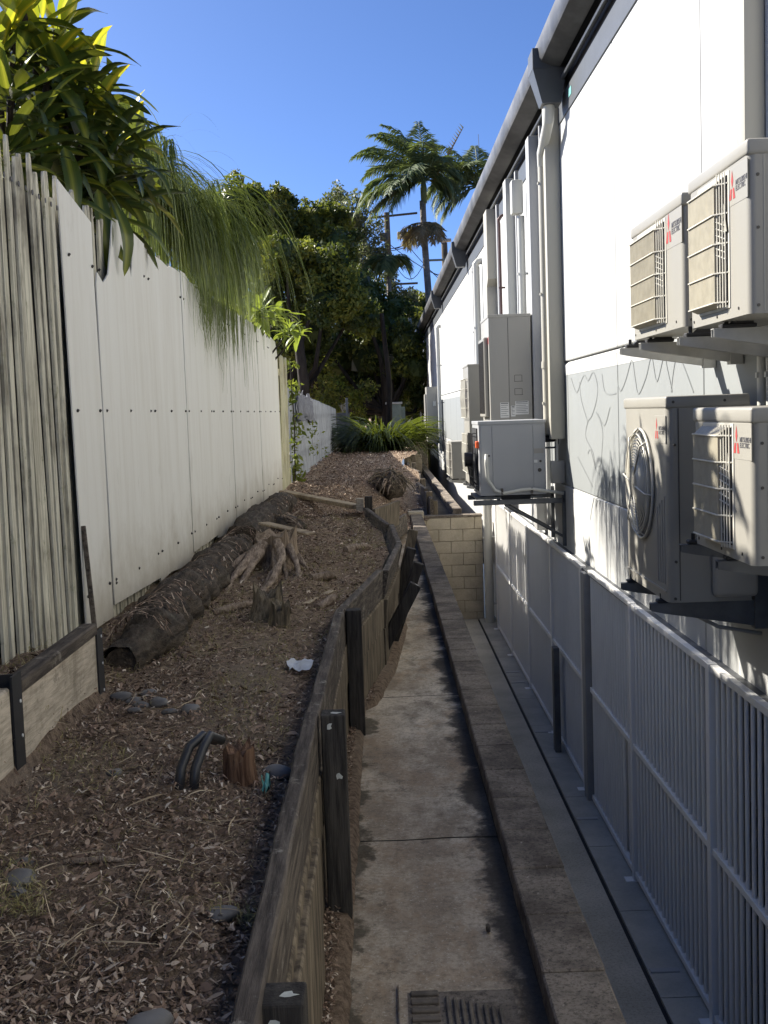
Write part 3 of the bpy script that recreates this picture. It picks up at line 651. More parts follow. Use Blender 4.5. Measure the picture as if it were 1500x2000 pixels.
G().box(Ex1 - .12, Ex1 - .02, Ey0 - .007, Ey0 - .004, -.47, -.42).obj('sticker', M['ac_g'], E_)
G().box(Ex1 - .12, Ex1 - .085, Ey0 - .007, Ey0 - .004, -.565, -.535).obj('sticker', M['label'], E_)
for x, z, q in ((Ex1 - .055, -.55, .012), (Ex1 - .065, -.64, .02), (Ex0 + .1, -.48, .01)): G().tube([(x, Ey0 - .008, z), (x, Ey0, z)], q, 12).obj('service_port', M['screw'], E_)
G().tube([(1.055, 11.8, -.46), (1.048, 11.79, -.56), (1.06, 11.78, -.72), (1.13, 11.76, -.83), (1.22, 11.75, -.86), (1.4, 11.75, -.83), (1.5, 11.75, -.825), (1.65, 11.75, -.85), (1.82, 11.76, -.88)], .018, 10).obj('drain_hose', M['pipe_w'], E_, True)
for x in (1.19, 1.49): G().box(x, x + .02, 11.735, 11.80, -.87, -.81).obj('hose_clip', M['screw'], E_)
g = G()   # exposed guard and motor on left face
for k_ in range(9): g.tube([(Ex0 - .05, 12.0 + k_ * .07, -.80), (Ex0 - .055, 12.0 + k_ * .07, -.25)], .004, 5)
for k_ in range(7): g.tube([(Ex0 - .05, 12.0, -.80 + k_ * .09), (Ex0 - .05, 12.56, -.80 + k_ * .09)], .004, 5)
for z in (-.8, -.25): g.tube([(Ex0, 12.0, z), (Ex0 - .05, 12.0, z)], .004, 5)
g.obj('fan_guard', M['black'], E_)
G().box(Ex0 - .012, Ex0 + .002, 11.98, 12.6, -.84, -.2).obj('fan_opening', M['dark'], E_)
G().tube([(Ex0 - .13, 12.1, -.52), (Ex0 - .05, 12.1, -.52)], .075, 14).obj('motor', M['black'], E_)
G().box(Ex0 - .03, Ex0 + .015, 11.86, 11.95, -.40, -.33, .006).obj('warning_cap', M['orange'], E_)
G().tube([(Ex0 - .10, 12.1, -.58), (Ex0 - .08, 12.05, -.72), (Ex0 - .02, 12.0, -.78)], .008, 6).obj('cable', M['black'], E_)
for y in (11.8, 12.6): G().box(Ex0 - .07, WX - .01, y, y + .06, -.98, -.93, .004).obj('shelf_rail', M['steel_dk'], E_)
G().box(Ex0 - .04, 1.62, 11.86, 12.6, -.925, -.9).obj('shelf_tray', M['steel_dk'], E_); G().box(1.2, 1.5, 11.855, 11.88, -.93, -.89).obj('tray_gap', M['dark'], E_)
for y in (11.8, 12.6):
    G().box(WX - .04, WX - .002, y, y + .04, -1.42, -.86, .003).obj('shelf_upright', M['steel_dk'], E_)
    G().tube([(1.23, y + .02, -.98), (WX - .02, y + .02, -1.33)], .016, 6).obj('shelf_strut', M['steel_dk'], E_)
for x in (Ex0 + .05, Ex1 - .12): G().box(x, x + .1, 11.88, 12.5, -.9, -.885, .003).obj('foot', M['steel_dk'], E_)
G().tube([(1.66, 11.95, -.33), (1.75, 11.95, -.33), (1.80, 11.95, -.30), (1.83, 11.95, -.28)], .035, 12).obj('insulated_pipe', M['black'], E_, True)
G().tube([(1.66, 11.92, -.42), (1.77, 11.92, -.42), (1.80, 11.92, -.38), (1.80, 11.92, -.28)], .01, 8).obj('copper_line', M['steel_dk'], E_, True)
ib = thing('isolator_box', (1.78, 11.6, -.7), 'small pale electrical isolator box beside the white condenser', 'electrical box')
G().box(1.70, WX - .004, 11.78, 11.84, -.78, -.55, .012, 2).obj('box_body', M['ac_g'], ib, 'auto'); G().tube([(1.77, 11.8, -.56), (1.77, 11.8, -.3)], .012, 8).obj('conduit', M['pipe_w'], ib)

# F : tall unit above/behind E
Fx0, Fx1, Fy0, Fy1, Fz0, Fz1 = 1.24, 1.71, 13.2, 14.15, -.5, 1.045
F_ = thing('tall_condenser', (1.5, 13.6, Fz0), 'tall beige condenser cabinet with warning stickers standing above the white box', 'air conditioner')
casing(F_, Fx0, Fx1, Fy0, Fy1, Fz0, Fz1 - .02, 'ac_g', .01); G().box(Fx0 - .006, Fx1 + .006, Fy0 - .006, Fy1 + .006, Fz1 - .035, Fz1, .004).obj('top_cover', M['ac_g'], F_)
G().box(Fx0 + .215, Fx0 + .219, Fy0 - .003, Fy0 + .001, Fz0, Fz1 - .04).obj('panel_seam', M['screw'], F_)
for x, z, w_, h_ in ((1.33, -.11 + .0, .10, .17), (1.45, -.1, .05, .12), (1.50, -.08, .15, .15)):
    s_ = G().box(x + .02, x + .02 + w_, Fy0 - .005, Fy0 - .002, z, z + h_).obj('sticker', M['label'], F_); g = G()
    for k_ in range(6): g.box(x + .028, x + .02 + w_ - .01 - .02 * (k_ % 3 == 1), Fy0 - .007, Fy0 - .0052, z + .02 + k_ * (h_ - .03) / 6, z + .024 + k_ * (h_ - .03) / 6)
    g.box(x + .028, x + .02 + w_ - .01, Fy0 - .007, Fy0 - .0052, z + h_ - .014, z + h_ - .006); g.obj('sticker_print', M['ink'], s_)
for z in (.14, .29):
    g = G()
    for a in ((1.52, 1.61, z, z + .004), (1.52, 1.60, z + .07, z + .074), (1.516, 1.52, z, z + .07), (1.6, 1.604, z, z + .07)): g.box(a[0], a[1], Fy0 - .003, Fy0, a[2], a[3])
    g.obj('knockout', M['screw'], F_)
g = G(); g.box(Fx0 - .05, Fx0, 13.3, 14.0, -.1, .8, .01); g.obj('air_guide', M['ac'], F_)
g = G()
for k_ in range(12): g.box(Fx0 - .056, Fx0 - .05, 13.34 + k_ * .055, 13.35 + k_ * .055, -.06, .76)
g.obj('guide_ribs', M['screw'], F_); G().box(Fx0 - .003, Fx0 + .001, 13.22, 13.27, .72, .8).obj('badge', M['red'], F_)
for y in (13.3, 14.0): bracket(F_, y, Fx0 - .03, WX - .02, Fz0 - .02, 'steel_lt')
# G : twin fan unit further
def fan_cabinet(label, xf, xb, y0, y1, z0, z1, fans, mat='ac', shelf=True):
    r_ = thing('condenser_unit', ((xf + xb) / 2, (y0 + y1) / 2, z0), label, 'air conditioner'); casing(r_, xf, xb, y0, y1, z0, z1 - .02, mat, .015)
    G().box(xf - .006, xb + .004, y0 - .006, y1 + .006, z1 - .03, z1, .004).obj('top_cover', M[mat], r_)
    for cz_ in fans:
        cyy = (y0 + y1) / 2; rr = min((y1 - y0) * .42, .27); G().tube([(xf - .003, cyy, cz_), (xf + .001, cyy, cz_)], rr, 24).obj('fan_opening', M['screw'], r_)
        g = G()
        for k_ in range(22): y = y0 + .06 + (y1 - y0 - .12) * k_ / 21; g.tube([(xf - .035, y, cz_ - rr), (xf - .05, y, cz_), (xf - .035, y, cz_ + rr)], .005, 4)
        for s_ in (-1, -.5, 0, .5, 1): g.tube([(xf, y0 + .05, cz_ + rr * s_), (xf - .045, y0 + .07, cz_ + rr * s_), (xf - .045, y1 - .07, cz_ + rr * s_), (xf, y1 - .05, cz_ + rr * s_)], .005, 4)
        g.obj('fan_guard', M['wire'], r_)
    if shelf:
        for y in (y0 + .15, y1 - .15): bracket(r_, y, xf - .05, WX - .02, z0 - .03, 'steel_lt')
    return r_
fan_cabinet('cream twin fan condenser on the wall just beyond the tall beige cabinet', 1.23, 1.72, 16.3, 17.3, -1.05, .62, (-.62, .15))
fan_cabinet('small cream condenser low on wall behind the exposed fan, resting on pale brackets', 1.18, 1.62, 19.8, 20.7, -1.17, -.54, (-.85,))
H_ = thing('wall_cabinet', (1.6, 35, -.6), 'pale wall cabinet with black scrawl near the far corner of the building', 'cabinet')
H0, H1, HY = 1.43, 1.82, 36.; casing(H_, H0, H1, HY, HY + 1.0, -.95, .72, 'ac_g', .01); G().box(H0 - .01, WX - .002, HY - .02, HY + 1.02, -1.0, -.95).obj('cabinet_base', M['steel_dk'], H_)
G().box(1.62, 1.72, HY - .03, HY, .12, .28, .01).obj('latch', M['pipe_w'], H_); G().box(H0 - .05, H0, HY + .1, HY + .9, -.8, .5, .01).obj('grille', M['ac'], H_)
g = G(); s_ = [(1389, 505), (1440, 520), (1425, 560), (1475, 520)]
def scr2(pts): return [onY(540 + a / 4.6875, 720 + b / 4.6875, HY - .004) for a, b in pts]
for p_ in ([(1390, 505), (1420, 520), (1470, 487)], [(1425, 590), (1445, 530), (1440, 570), (1470, 520), (1450, 590), (1490, 560)], [(1430, 520), (1470, 590), (1490, 600)]): g.ribbon(scr2(p_), .02, Vector((0, 1, 0)))
g.obj('scrawl', M['ink'], H_)

# ------------------------------------------------------------------ left paling fence
LX = -1.45
pf = thing('paling_fence', (LX, 10, -1.1), 'old weathered timber paling fence on the left with paint peeling off its boards', 'fence'); pinv = parent_world(pf).inverted()
def paling_mesh(h, wv, sd, mat):
    rn = random.Random(sd); g = G(); n = 12
    prof = [(-wv / 2, 0), (wv / 2, 0), (wv / 2, h - .10), (wv * .32, h - .02), (wv * .2, h), (-wv * .2, h), (-wv * .32, h - .02), (-wv / 2, h - .10)]
    g.prism([(a + rn.uniform(-.002, .002), b) for a, b in prof], -.012, 0, 'x'); return g.mesh('paling', mat)
pms = [paling_mesh(2.12 + .02 * i, .064, i, M['paling']) for i in range(4)]
pmg = [paling_mesh(2.05, .09, i, M['paling_g']) for i in range(2)]
y = -1.5; i = 0
while y < 18.4:
    o = mkobj('paling', (pmg if y > 16.55 else pms)[i % (2 if y > 16.55 else 4)], pf); o.matrix_parent_inverse = pinv
    near = y < 5.45
    lean = random.uniform(-.012, .012); 
    if near and y > 5.0: lean = .03 + (y - 5) * .04
    o.location = (LX + (.004 if i % 2 else 0) - (.02 if not near and y < 16.5 else 0), y, -1.04 - .12 * sm(4, 17, y)); o.rotation_euler = (lean, random.uniform(-.008, .008), random.uniform(-.03, .12) if near else 0)
    y += .093 if y < 16.5 else .11; i += 1
G().box(LX - .1, LX - .055, -1.5, 18.4, -.75, -.66).obj('rail', M['paling'], pf); G().box(LX - .1, LX - .055, -1.5, 18.4, .62, .70).obj('rail', M['paling'], pf)
G().box(LX - .05, LX - .045, -1.6, 16.4, -1.3, 1.0).obj('gap_shade_sheet', M['dark'], pf)  # near-black sheet added so the gaps between palings look shaded
g = G()
y = 3.05
while y < 5.4: g.tube([(LX + .02, y, .97), (LX + .023, y, .97)], .012, 8); y += .093
tag(g.obj('nail_holes', M['screw'], pf), kind='stuff')
sf = thing('sheet_cladding', (LX + .03, 11, -1.1), 'tall pale fibre cement sheets screwed over the left fence with ragged top edge', 'fence')
edges = [5.42, 6.0, 7.3, 8.6, 9.9, 11.2, 12.5, 13.8, 15.1, 16.5]
for k_, (a, b) in enumerate(zip(edges, edges[1:])):
    zt0 = 1.08 + .02 * math.sin(k_ * 2.); zt1 = 1.06; zb0 = -.97 - .13 * sm(5, 16, a) + .03 * math.sin(k_ * 2.3); zb1 = -.97 - .13 * sm(5, 16, b) + .03 * math.sin(k_ * 2.3 + 1)
    if k_ == 0: poly = [(a + .0, zb0), (b - .004, zb1), (b - .03, .93), (b - .006, 1.0), (b - .006, 1.03), (a - .02, 1.10)]; poly = [(a + .03, -1.0), (b - .006, -1.01), (b - .008, .1), (b - .03, .75), (b - .02, 1.0), (a - .04, 1.10)]
    elif k_ == 1: poly = [(a + .02, zb0), (b - .004, zb1), (b - .004, 1.08), (7.0, 1.10), (6.93, .96), (6.86, .83), (6.78, .98), (6.75, 1.12), (6.45, 1.10), (6.38, .95), (6.28, .78), (6.15, .72), (6.03, .76), (6.0, .7), (6.0, .1)]
    elif k_ == len(edges) - 2: poly = [(a, zb0), (b - .02, zb1), (b - .02, .88), (b - .25, 1.02), (a, 1.06)]
    else:
        q_ = random.Random(k_); poly = [(a + .003 + q_.uniform(0, .006), zb0)] + [(a + (b - a) * u, zb0 + (zb1 - zb0) * u + q_.uniform(-.012, .012)) for u in (.3, .55, .8)] + [(b - .006, zb1), (b - .003, 0), (b - .004 - q_.uniform(0, .01), zt1)] + [(a + (b - a) * u, zt1 + q_.uniform(-.035, .015)) for u in (.85, .7, .62, .45, .3, .15)] + [(a + .002, zt0)]
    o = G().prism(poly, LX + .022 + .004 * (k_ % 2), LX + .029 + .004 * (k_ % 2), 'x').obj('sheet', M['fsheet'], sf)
g = G()
for k_, e in enumerate(edges):
    for q in (-.07, .07):
        for z in (-.82 - .06 * sm(5, 16, e), .06, .88 - .1 * (k_ < 2)):
            if (e + q > 5.42) and e + q < 16.5: g.tube([(LX + .03, e + q, z), (LX + .038, e + q + .004, z - .006)], .008, 7)
    for z in (-.84, .06): 
        if e + .65 < 16.5: g.tube([(LX + .03, e + .65, z), (LX + .038, e + .654, z - .006)], .008, 7)
tag(g.obj('screws', M['screw'], sf), kind='stuff')
ls_ = G().box(LX - .02, LX + .022, 5.28, 5.33, -1.05, 1.0).obj('torn_edge_strip', M['paling'], sf)
# leaning dark batten by the sheet foot
tag(G().box(-.01, .01, -.012, .012, 0, .62, .003).obj('leaning_batten', M['sleeper']), 'thin dark batten leaning at the foot of the first pale sheet', 'batten')
o = bpy.data.objects['leaning_batten']; o.location = (-1.37, 5.42, -1.1); o.rotation_euler = (-.06, -.07, 0)

# far blue-grey fence
ff = thing('far_paling_fence', (-1.45, 29, -1.1), 'far blue grey timber paling fence beyond the pale sheets', 'fence'); finv2 = parent_world(ff).inverted()
G().box(-1.52, -1.48, 18.5, 38, -.7, -.62).obj('rail', M['paling_f'], ff); G().box(-1.52, -1.48, 18.5, 38, -.05, .03).obj('rail', M['paling_f'], ff)
fms = [G().prism([(-.048, 0), (.048, 0), (.048, 1), (-.048, 1)], -.018, 0, 'x').mesh('paling', M['paling_f']) for _ in range(1)]
y = 18.55; i = 0
while y < 38:
    o = mkobj('paling', fms[0], ff); o.matrix_parent_inverse = finv2; zt = .42 - .27 * (y - 19) / 19 + random.uniform(-.012, .012)
    o.location = (-1.45 + (.014 if i % 3 == 0 else 0), y, -1.14); o.scale = (1, 1, zt + 1.14); o.rotation_euler = (random.uniform(-.01, .01), 0, 0); y += .105; i += 1
G().box(-1.43, -1.40, 18.5, 38, -1.17, -1.06).obj('plinth_board', M['paling_f'], ff)
gp = thing('gate_post', (-1.0, 38, -1.1), 'dark grey upright panel at the far end of the blue grey fence', 'post'); G().box(-1.43, -1.0, 38.0, 38.08, -1.2, .02, .005).obj('panel', M['steel_dk'], gp); G().box(-1.12, -1.04, 37.92, 38.0, -1.2, .5, .005).obj('post', M['steel_dk'], gp)
# cloth over far fence
V = []; nu, nv = 40, 24
for j in range(nv + 1):
    v = j / nv
    for i in range(nu + 1):
        u = i / nu; y = 19.3 + u * 4.4; top = .44 - .27 * (y - 19) / 19
        sag = .13 * abs(math.sin(u * math.pi * 2.6 + .3)) 
        z = top + .03 - sag * (1 - v) - v * (.52 + .06 * math.sin(u * 9)) ; x = -1.42 + .04 + .035 * math.sin(u * 26 + 2.5 * math.sin(v * 3)) * (.3 + v) + .02 * math.sin(u * 60 + v * 4)
        V.append((x, y, z))
F = [(j * (nu + 1) + i, j * (nu + 1) + i + 1, (j + 1) * (nu + 1) + i + 1, (j + 1) * (nu + 1) + i) for j in range(nv) for i in range(nu)]
tag(npmesh('hanging_cloth', V, F, M['cloth'], None, True), 'grey cloth draped over the near end of the far fence', 'cloth')

# ------------------------------------------------------------------ small steel-post retaining board (left foreground)
rb = thing('edging_board', (-1.17, 4.1, -1.1), 'short pale retaining board held by two black steel posts at left', 'retaining wall')
G().box(-1.215, -1.165, 3.62, 4.60, -1.16, -.80, .006).obj('board', M['rboard'], rb); G().box(-1.215, -1.165, 2.2, 3.52, -1.16, -.80, .006).obj('board', M['rboard'], rb)
G().box(-1.222, -1.158, 3.62, 4.60, -.845, -.797, .006).obj('board_cap', M['sleeper'], rb)
for y, zt in ((3.57, -.77), (4.63, -.83)):
    pst = G().box(-1.165, -1.158, y - .045, y + .045, -1.2, zt).box(-1.23, -1.165, y - .004, y + .004, -1.2, zt).box(-1.237, -1.23, y - .045, y + .045, -1.2, zt).obj('steel_post', M['black'], rb)
    g = G()
    for z in (-.86, -.97, -1.08): g.tube([(-1.158, y + .022, z), (-1.1555, y + .022, z)], .006, 8)
    g.obj('bolt_holes', M['label'], pst)
    if y > 4: pst.rotation_euler = (0, 0, 0)

# ------------------------------------------------------------------ timber retaining wall by the path
tw = thing('timber_retaining_wall', (-.3, 6, -1.8), 'bulging old timber sleeper retaining wall between the soil bank and the path', 'retaining wall')
def sleeper(p, q, z0, z1, th=.05, lean=0., jit=.004, face=True):
    p = Vector((*p, 0)); q = Vector((*q, 0)); d = (q - p); L = d.length; d.normalize(); nrm = Vector((d.y, -d.x, 0)); ns = max(4, int(L / .15)); V = []; F = []
    for i in range(ns + 1):
        c = p + d * (L * i / ns); jj = jit * noise.noise((c.x * 4, c.y * 4, z1)); zt = z1 + jit * noise.noise((c.x * 7, c.y * 7, 9))
        for off, z in ((0, z0), (th, z0), (th + lean, zt - .006), (th + lean - .006, zt), (lean + .006, zt), (lean, zt - .006)): V.append(c + nrm * (off + jj) + Vector((0, 0, z)))
        if i: b = 6 * (i - 1); F += [[b + k, b + (k + 1) % 6, b + 6 + (k + 1) % 6, b + 6 + k] for k in range(6)]
    F += [[5, 4, 3, 2, 1, 0], [6 * ns + k for k in range(6)]]
    g = G().add(V, F); return g
segs = [((-.30, .6), (-.31, 4.1)), ((-.31, 4.12), (-.29, 6.4)), ((-.295, 6.42), (-.08, 8.0)), ((-.07, 8.02), (.045, 9.6)), ((.045, 9.62), (-.005, 11.4)), ((-.005, 11.42), (-.26, 13.6))]
tops = [-1.06, -1.075, -1.08, -1.09, -1.10, -1.10]; leans = [0, .0, .01, .04, .05, .02]
for (p, q), zt, ln in zip(segs, tops, leans):
    sleeper(p, q, zt - .2, zt, .05, ln).obj('sleeper', M['sleeper'], tw)
    sleeper((p[0] + .008, p[1]), (q[0] + .006, q[1]), zt - .405, zt - .204, .05, ln * .4).obj('sleeper', M['sleeper_f'], tw)
    sleeper((p[0] + .0, p[1]), (q[0] + .0, q[1]), zt - .75, zt - .41, .05, 0).obj('sleeper', M['sleeper_f'], tw)
sleeper((-.255, .6), (-.262, 3.5), -1.8, -1.30, .03, 0).obj('face_board', M['sleeper_f'], tw)
def post(x, y, z0, z1, w_=.085, d_=.10, M4=None, mat='postw', lich=0):
    g = G().box(-w_ / 2, w_ / 2, -d_ / 2, d_ / 2, 0, z1 - z0, .006, 2); o = g.obj('post', M[mat]); o.parent = tw; o.matrix_parent_inverse = parent_world(tw).inverted(); o.location = (x, y, z0)
    if M4: o.rotation_euler = M4
    if lich:
        for k_ in range(lich):
            gg = G(); cx, cy_, cz_ = random.uniform(-.02, .02), -d_ / 2 - .001, z1 - z0 - random.uniform(.03, .3)
            a = [random.uniform(.006, .016) for _ in range(9)]
            if k_ == 0: gg.add([(cx + math.cos(q * .7) * a[q] * 1.5, -.01 + math.sin(q * .7) * a[q], z1 - z0 + .001) for q in range(9)], [list(range(9))])
            else: gg.add([(cx + math.cos(q * .7) * a[q], cy_, cz_ + math.sin(q * .7) * a[q]) for q in range(9)], [list(range(9))])
            l_ = gg.obj('lichen_patch', M['lichen']); l_.parent = o
    return o
post(-.222, 2.09, -1.85, -1.07, .09, .09, lich=3)
post(-.205, 4.05, -1.85, -1.05, .085, .09, lich=3)
post(-.19, 6.45, -1.85, -1.09, .085, .09, (0, 0, .05), lich=0)
post(-.12, 8.35, -1.85, -1.16, .085, .09, (0, .5, .0), lich=1)
post(.02, 8.9, -1.8, -1.12, .08, .1, (0, .35, 0))
post(.05, 9.75, -1.7, -1.12, .08, .1, (0, .3, 0))
post(-.19, 13.55, -1.75, -.97, .09, .10, (0, .02, 0)); post(-.28, 13.7, -1.7, -1.0, .09, .1, mat='rboard')
post(.12, 11.4, -1.8, -1.14, .09, .1, (0, .25, 0), mat='sleeper_f')
sleeper((-.17, 13.75), (.14, 15.0), -1.45, -1.14, .05, .02).obj('sleeper', M['sleeper_f'], tw)
sleeper((-.17, 13.9), (.28, 16.6), -1.72, -1.45, .05, 0).obj('sleeper', M['sleeper'], tw)
# far timber edging
tf = thing('far_timber_edging', (.75, 22, -1.8), 'far run of dark timber edging with short posts beside the upper path', 'retaining wall')
pts = [(.78, 19.6), (.76, 21.5), (.66, 23.5), (.78, 25.8), (.60, 28.0), (.62, 31)]
for i, (p, q) in enumerate(zip(pts, pts[1:])):
    sleeper(p, q, -1.85, -1.48 + .05 * i, .06, 0).obj('sleeper', M['sleeper'], tf)
for x, y, zt in ((.80, 20.2, -1.40), (.86, 19.7, -1.52), (.80, 23.4, -1.36), (.68, 24.4, -1.30), (.74, 27.2, -1.2), (.62, 29.5, -1.15), (.84, 31, -1.15)):
    G().box(x - .06, x + .05, y - .05, y + .05, -1.85, zt, .006).obj('post', M['sleeper_f'], tf)
G().box(.95, 1.45, 36.9, 37, -1.9, -.95, .01).obj('end_board', M['plank'], tf); G().box(.62, 1.12, 33, 33.1, -1.9, -1.22, .01).obj('end_board', M['plank'], tf)
G().box(1.28, 1.62, 39.0, 39.1, -1.9, -.95).obj('end_board', M['sleeper_f'], tf)

# ------------------------------------------------------------------ logs, stumps, planks, stones
def log(name, pts, rad, label, cat, mat='bark', n=18, rough=.12, seed=0, cap=True):
    pts = [Vector(p) for p in pts]; P_ = []; L = len(pts)
    ss = 14
    for i in range(L - 1):
        for k_ in range(ss): P_.append((pts[i].lerp(pts[i + 1], k_ / ss), rad[i] + (rad[i + 1] - rad[i]) * k_ / ss))
    P_.append((pts[-1], rad[-1])); V = []; F = []
    for i, (p, r) in enumerate(P_):
        d = (P_[min(i + 1, len(P_) - 1)][0] - P_[max(i - 1, 0)][0]).normalized(); a = d.cross(Vector((0, 0, 1)) if abs(d.z) < .9 else Vector((1, 0, 0))).normalized(); b = d.cross(a)
        for k_ in range(n):
            an = 2 * math.pi * k_ / n; dd = a * math.cos(an) + b * math.sin(an); q = p + dd * r; f = 1 + rough * noise.noise(q * 6 + Vector((seed, 0, 0))) + rough * .6 * noise.noise(q * 22)
            V.append(p + dd * r * f)
        if i: F += [[(i - 1) * n + k, (i - 1) * n + (k + 1) % n, i * n + (k + 1) % n, i * n + k] for k in range(n)]
    F = [tuple(f) for f in F]; g = G().add(V, F)
    if cap: g.add([p + (q - p) * 1 for p, q in [(P_[0][0], V[k]) for k in range(n)]], [list(range(n))[::-1]]).add([V[(len(P_) - 1) * n + k] for k in range(n)], [list(range(n))])
    o = g.obj(name, M[mat], None, True); return tag(o, label, cat)
lg = log('fallen_log', [(-1.20, 5.15, -1.09), (-1.16, 5.6, -1.06), (-1.19, 6.4, -1.05), (-1.16, 7.2, -1.04), (-1.20, 8.2, -1.05), (-1.17, 8.9, -1.04), (-1.2, 9.6, -1.08)], [.085, .13, .14, .125, .14, .13, .10], 'long dark mossy log lying at the foot of the pale sheets, nearest one', 'log', seed=1, cap=False, rough=.34, n=28)
G().tube([(-1.20, 5.165, -1.09), (-1.20, 5.19, -1.09)], .078, 16).obj('rotten_core', M['bark'], lg)
log('fallen_log', [(-1.19, 9.75, -1.03), (-1.2, 10.8, -1.0), (-1.22, 12.0, -1.02)], [.15, .14, .13], 'second dark log in line, behind the long mossy one', 'log', seed=2, rough=.35, n=24)
log('fallen_log', [(-1.22, 12.2, -1.08), (-1.2, 13.4, -1.05), (-1.24, 15.0, -1.12)], [.13, .15, .12], 'farthest half buried dark log beside the sheet fence', 'log', seed=3, rough=.35, n=24)

def stump(name, c, r, h, label, mat='stump', roots=(), lean=(0, 0), flare=1.35, seed=0, jag=.05, cat='stump', n=26):
    root = thing(name, c, label, cat); V = []; F = []; m = 10; c = Vector(c)
    for j in range(m + 1):
        v = j / m; rr = r * (1 + (flare - 1) * (1 - v) ** 3)
        for k_ in range(n):
            an = 2 * math.pi * k_ / n; f = 1 + .16 * noise.noise((math.cos(an) * 1.8 + seed, math.sin(an) * 1.8, v * .8)) + .09 * noise.noise((math.cos(an) * 6 + seed, math.sin(an) * 6, v))
            z = h * v + (jag * noise.noise((math.cos(an) * 2.5 + seed, math.sin(an) * 2.5, 3)) * 2 + jag * .4 * noise.noise((an * 6, seed, 1)) if j == m else 0)
            V.append(c + Vector((math.cos(an) * rr * f + lean[0] * v, math.sin(an) * rr * f + lean[1] * v, z - .03)))
        if j: F += [[(j - 1) * n + k, (j - 1) * n + (k + 1) % n, j * n + (k + 1) % n, j * n + k] for k in range(n)]
    g = G().add(V, F); top = [V[m * n + k] for k in range(n)]; ctr = sum(top, Vector()) / n - Vector((0, 0, h * .12)); g.add(top + [ctr], [[k, (k + 1) % n, n] for k in range(n)])
    g.obj('stump_body', M[mat], root, True)
    for pts, ra in roots:
        o = log('root', pts, ra, None, None, 'root', 16, .5, seed); o.parent = root; o.matrix_parent_inverse = parent_world(root).inverted()
    return root
def gz(x, y, d=0): return soil_z(x, y) + d
S = (-.80, 8.55, gz(-.8, 8.55))
def rt(*pp): return [(x, y, gz(x, y, dz - .012)) for x, y, dz in pp]
RS = [((-.86, 8.5, .22), (-.95, 8.25, .13), (-1.02, 7.8, .05), (-1.04, 7.4, -.03)), ((-.9, 8.6, .2), (-1.0, 8.3, .13), (-1.09, 8.05, .05), (-1.13, 7.7, -.03)), ((-.88, 8.45, .18), (-.93, 8.1, .08), (-.97, 7.8, .02), (-1.0, 7.5, -.03)),
      ((-.78, 8.42, .22), (-.73, 8.15, .13), (-.75, 7.7, .06), (-.83, 7.25, .0), (-.9, 7.0, -.04)), ((-.80, 8.4, .16), (-.77, 8.1, .07), (-.80, 7.7, .02), (-.87, 7.4, -.02)), ((-.72, 8.5, .2), (-.64, 8.25, .1), (-.6, 7.95, .0), (-.6, 7.8, -.03)),
      ((-.7, 8.6, .15), (-.6, 8.5, .05), (-.52, 8.4, -.03)), ((-.92, 8.8, .16), (-1.08, 9.1, .07), (-1.14, 9.5, -.02)), ((-.76, 8.44, .12), (-.70, 8.1, .02), (-.66, 7.7, -.02))]
stump('rooted_stump', S, .15, .27, 'large broken stump with thick pale roots spreading over the soil', roots=[(rt(*p), [w_ * f for f in (1, .9, .65, .4, .25)[:len(p)]]) for p, w_ in zip(RS, (.040, .032, .028, .036, .026, .030, .024, .034, .02))], seed=4, jag=.07, flare=1.5)
stump('cut_stump', (-.685, 6.45, gz(-.685, 6.45)), .085, .17, 'mossy grey brown stump standing just in front of the rooted one', seed=9, lean=(.02, .03), flare=1.35, jag=.06, mat='stump_m')
stump('cut_stump', (-.60, 6.3, gz(-.60, 6.3, -.01)), .055, .15, 'smaller half of the split mossy stump, right of the larger half', seed=15, lean=(.02, -.02), flare=1.3, jag=.05, mat='stump_m')
stump('small_stump', (-.485, 3.62, gz(-.485, 3.62)), .05, .13, 'small red brown splintered stump beside the black hose loop', seed=12, flare=1.2, jag=.03, mat='stump_r')
def fibre_clump(name, c, rx, ry, h, n, label, seed, mats=('root', 'sleeper_f')):
    rn = random.Random(seed); root = thing(name, c, label, 'root clump'); c = Vector(c)
    stump_like = G(); t = bmesh.new(); bmesh.ops.create_icosphere(t, subdivisions=3, radius=1)
    for v in t.verts: v.co *= 1 + .25 * noise.noise(v.co * 2.2 + Vector((seed, 0, 0)))
    stump_like.merge(t, Matrix.Translation(c) @ Matrix.Diagonal((rx * .8, ry * .8, h * .75, 1))); stump_like.obj('root_ball', M['bark'], root, True)
    for kk, mt in enumerate(mats):
        g = G()
        for i in range(n):
            a = rn.uniform(0, 6.28); e = rn.uniform(.05, 1.4); p0 = c + Vector((math.cos(a) * rx * .6 * math.cos(e), math.sin(a) * ry * .6 * math.cos(e), h * math.sin(e) * rn.uniform(.6, 1)))
            L = rn.uniform(.3, .9) * rx; pts = [p0]; d = Vector((math.cos(a + rn.uniform(-1, 1)), math.sin(a + rn.uniform(-1, 1)), rn.uniform(-.2, .8))).normalized()
            for q in range(4): d = (d + Vector((rn.uniform(-.3, .3), rn.uniform(-.3, .3), rn.uniform(-.6, -.1)))).normalized(); pts.append(pts[-1] + d * L * .35)
            r0 = rn.uniform(.006, .02) * (rx / .3) ** .5; g.tube(pts, [r0, r0, r0 * .8, r0 * .6, r0 * .3], 5)
        tag(g.obj('root_fibres', M[mt], root), kind='stuff')
fibre_clump('root_clump', (.12, 19.3, -1.22), .33, .45, .30, 70, 'tangled brown root ball heaped on the slope at the right of the soil bank', 3)
fibre_clump('root_clump', (-.85, 34.5, -1.15), .55, .4, .42, 60, 'tangled uprooted stump at the far top of the soil bank by the fence', 5, ('sleeper_f', 'root'))
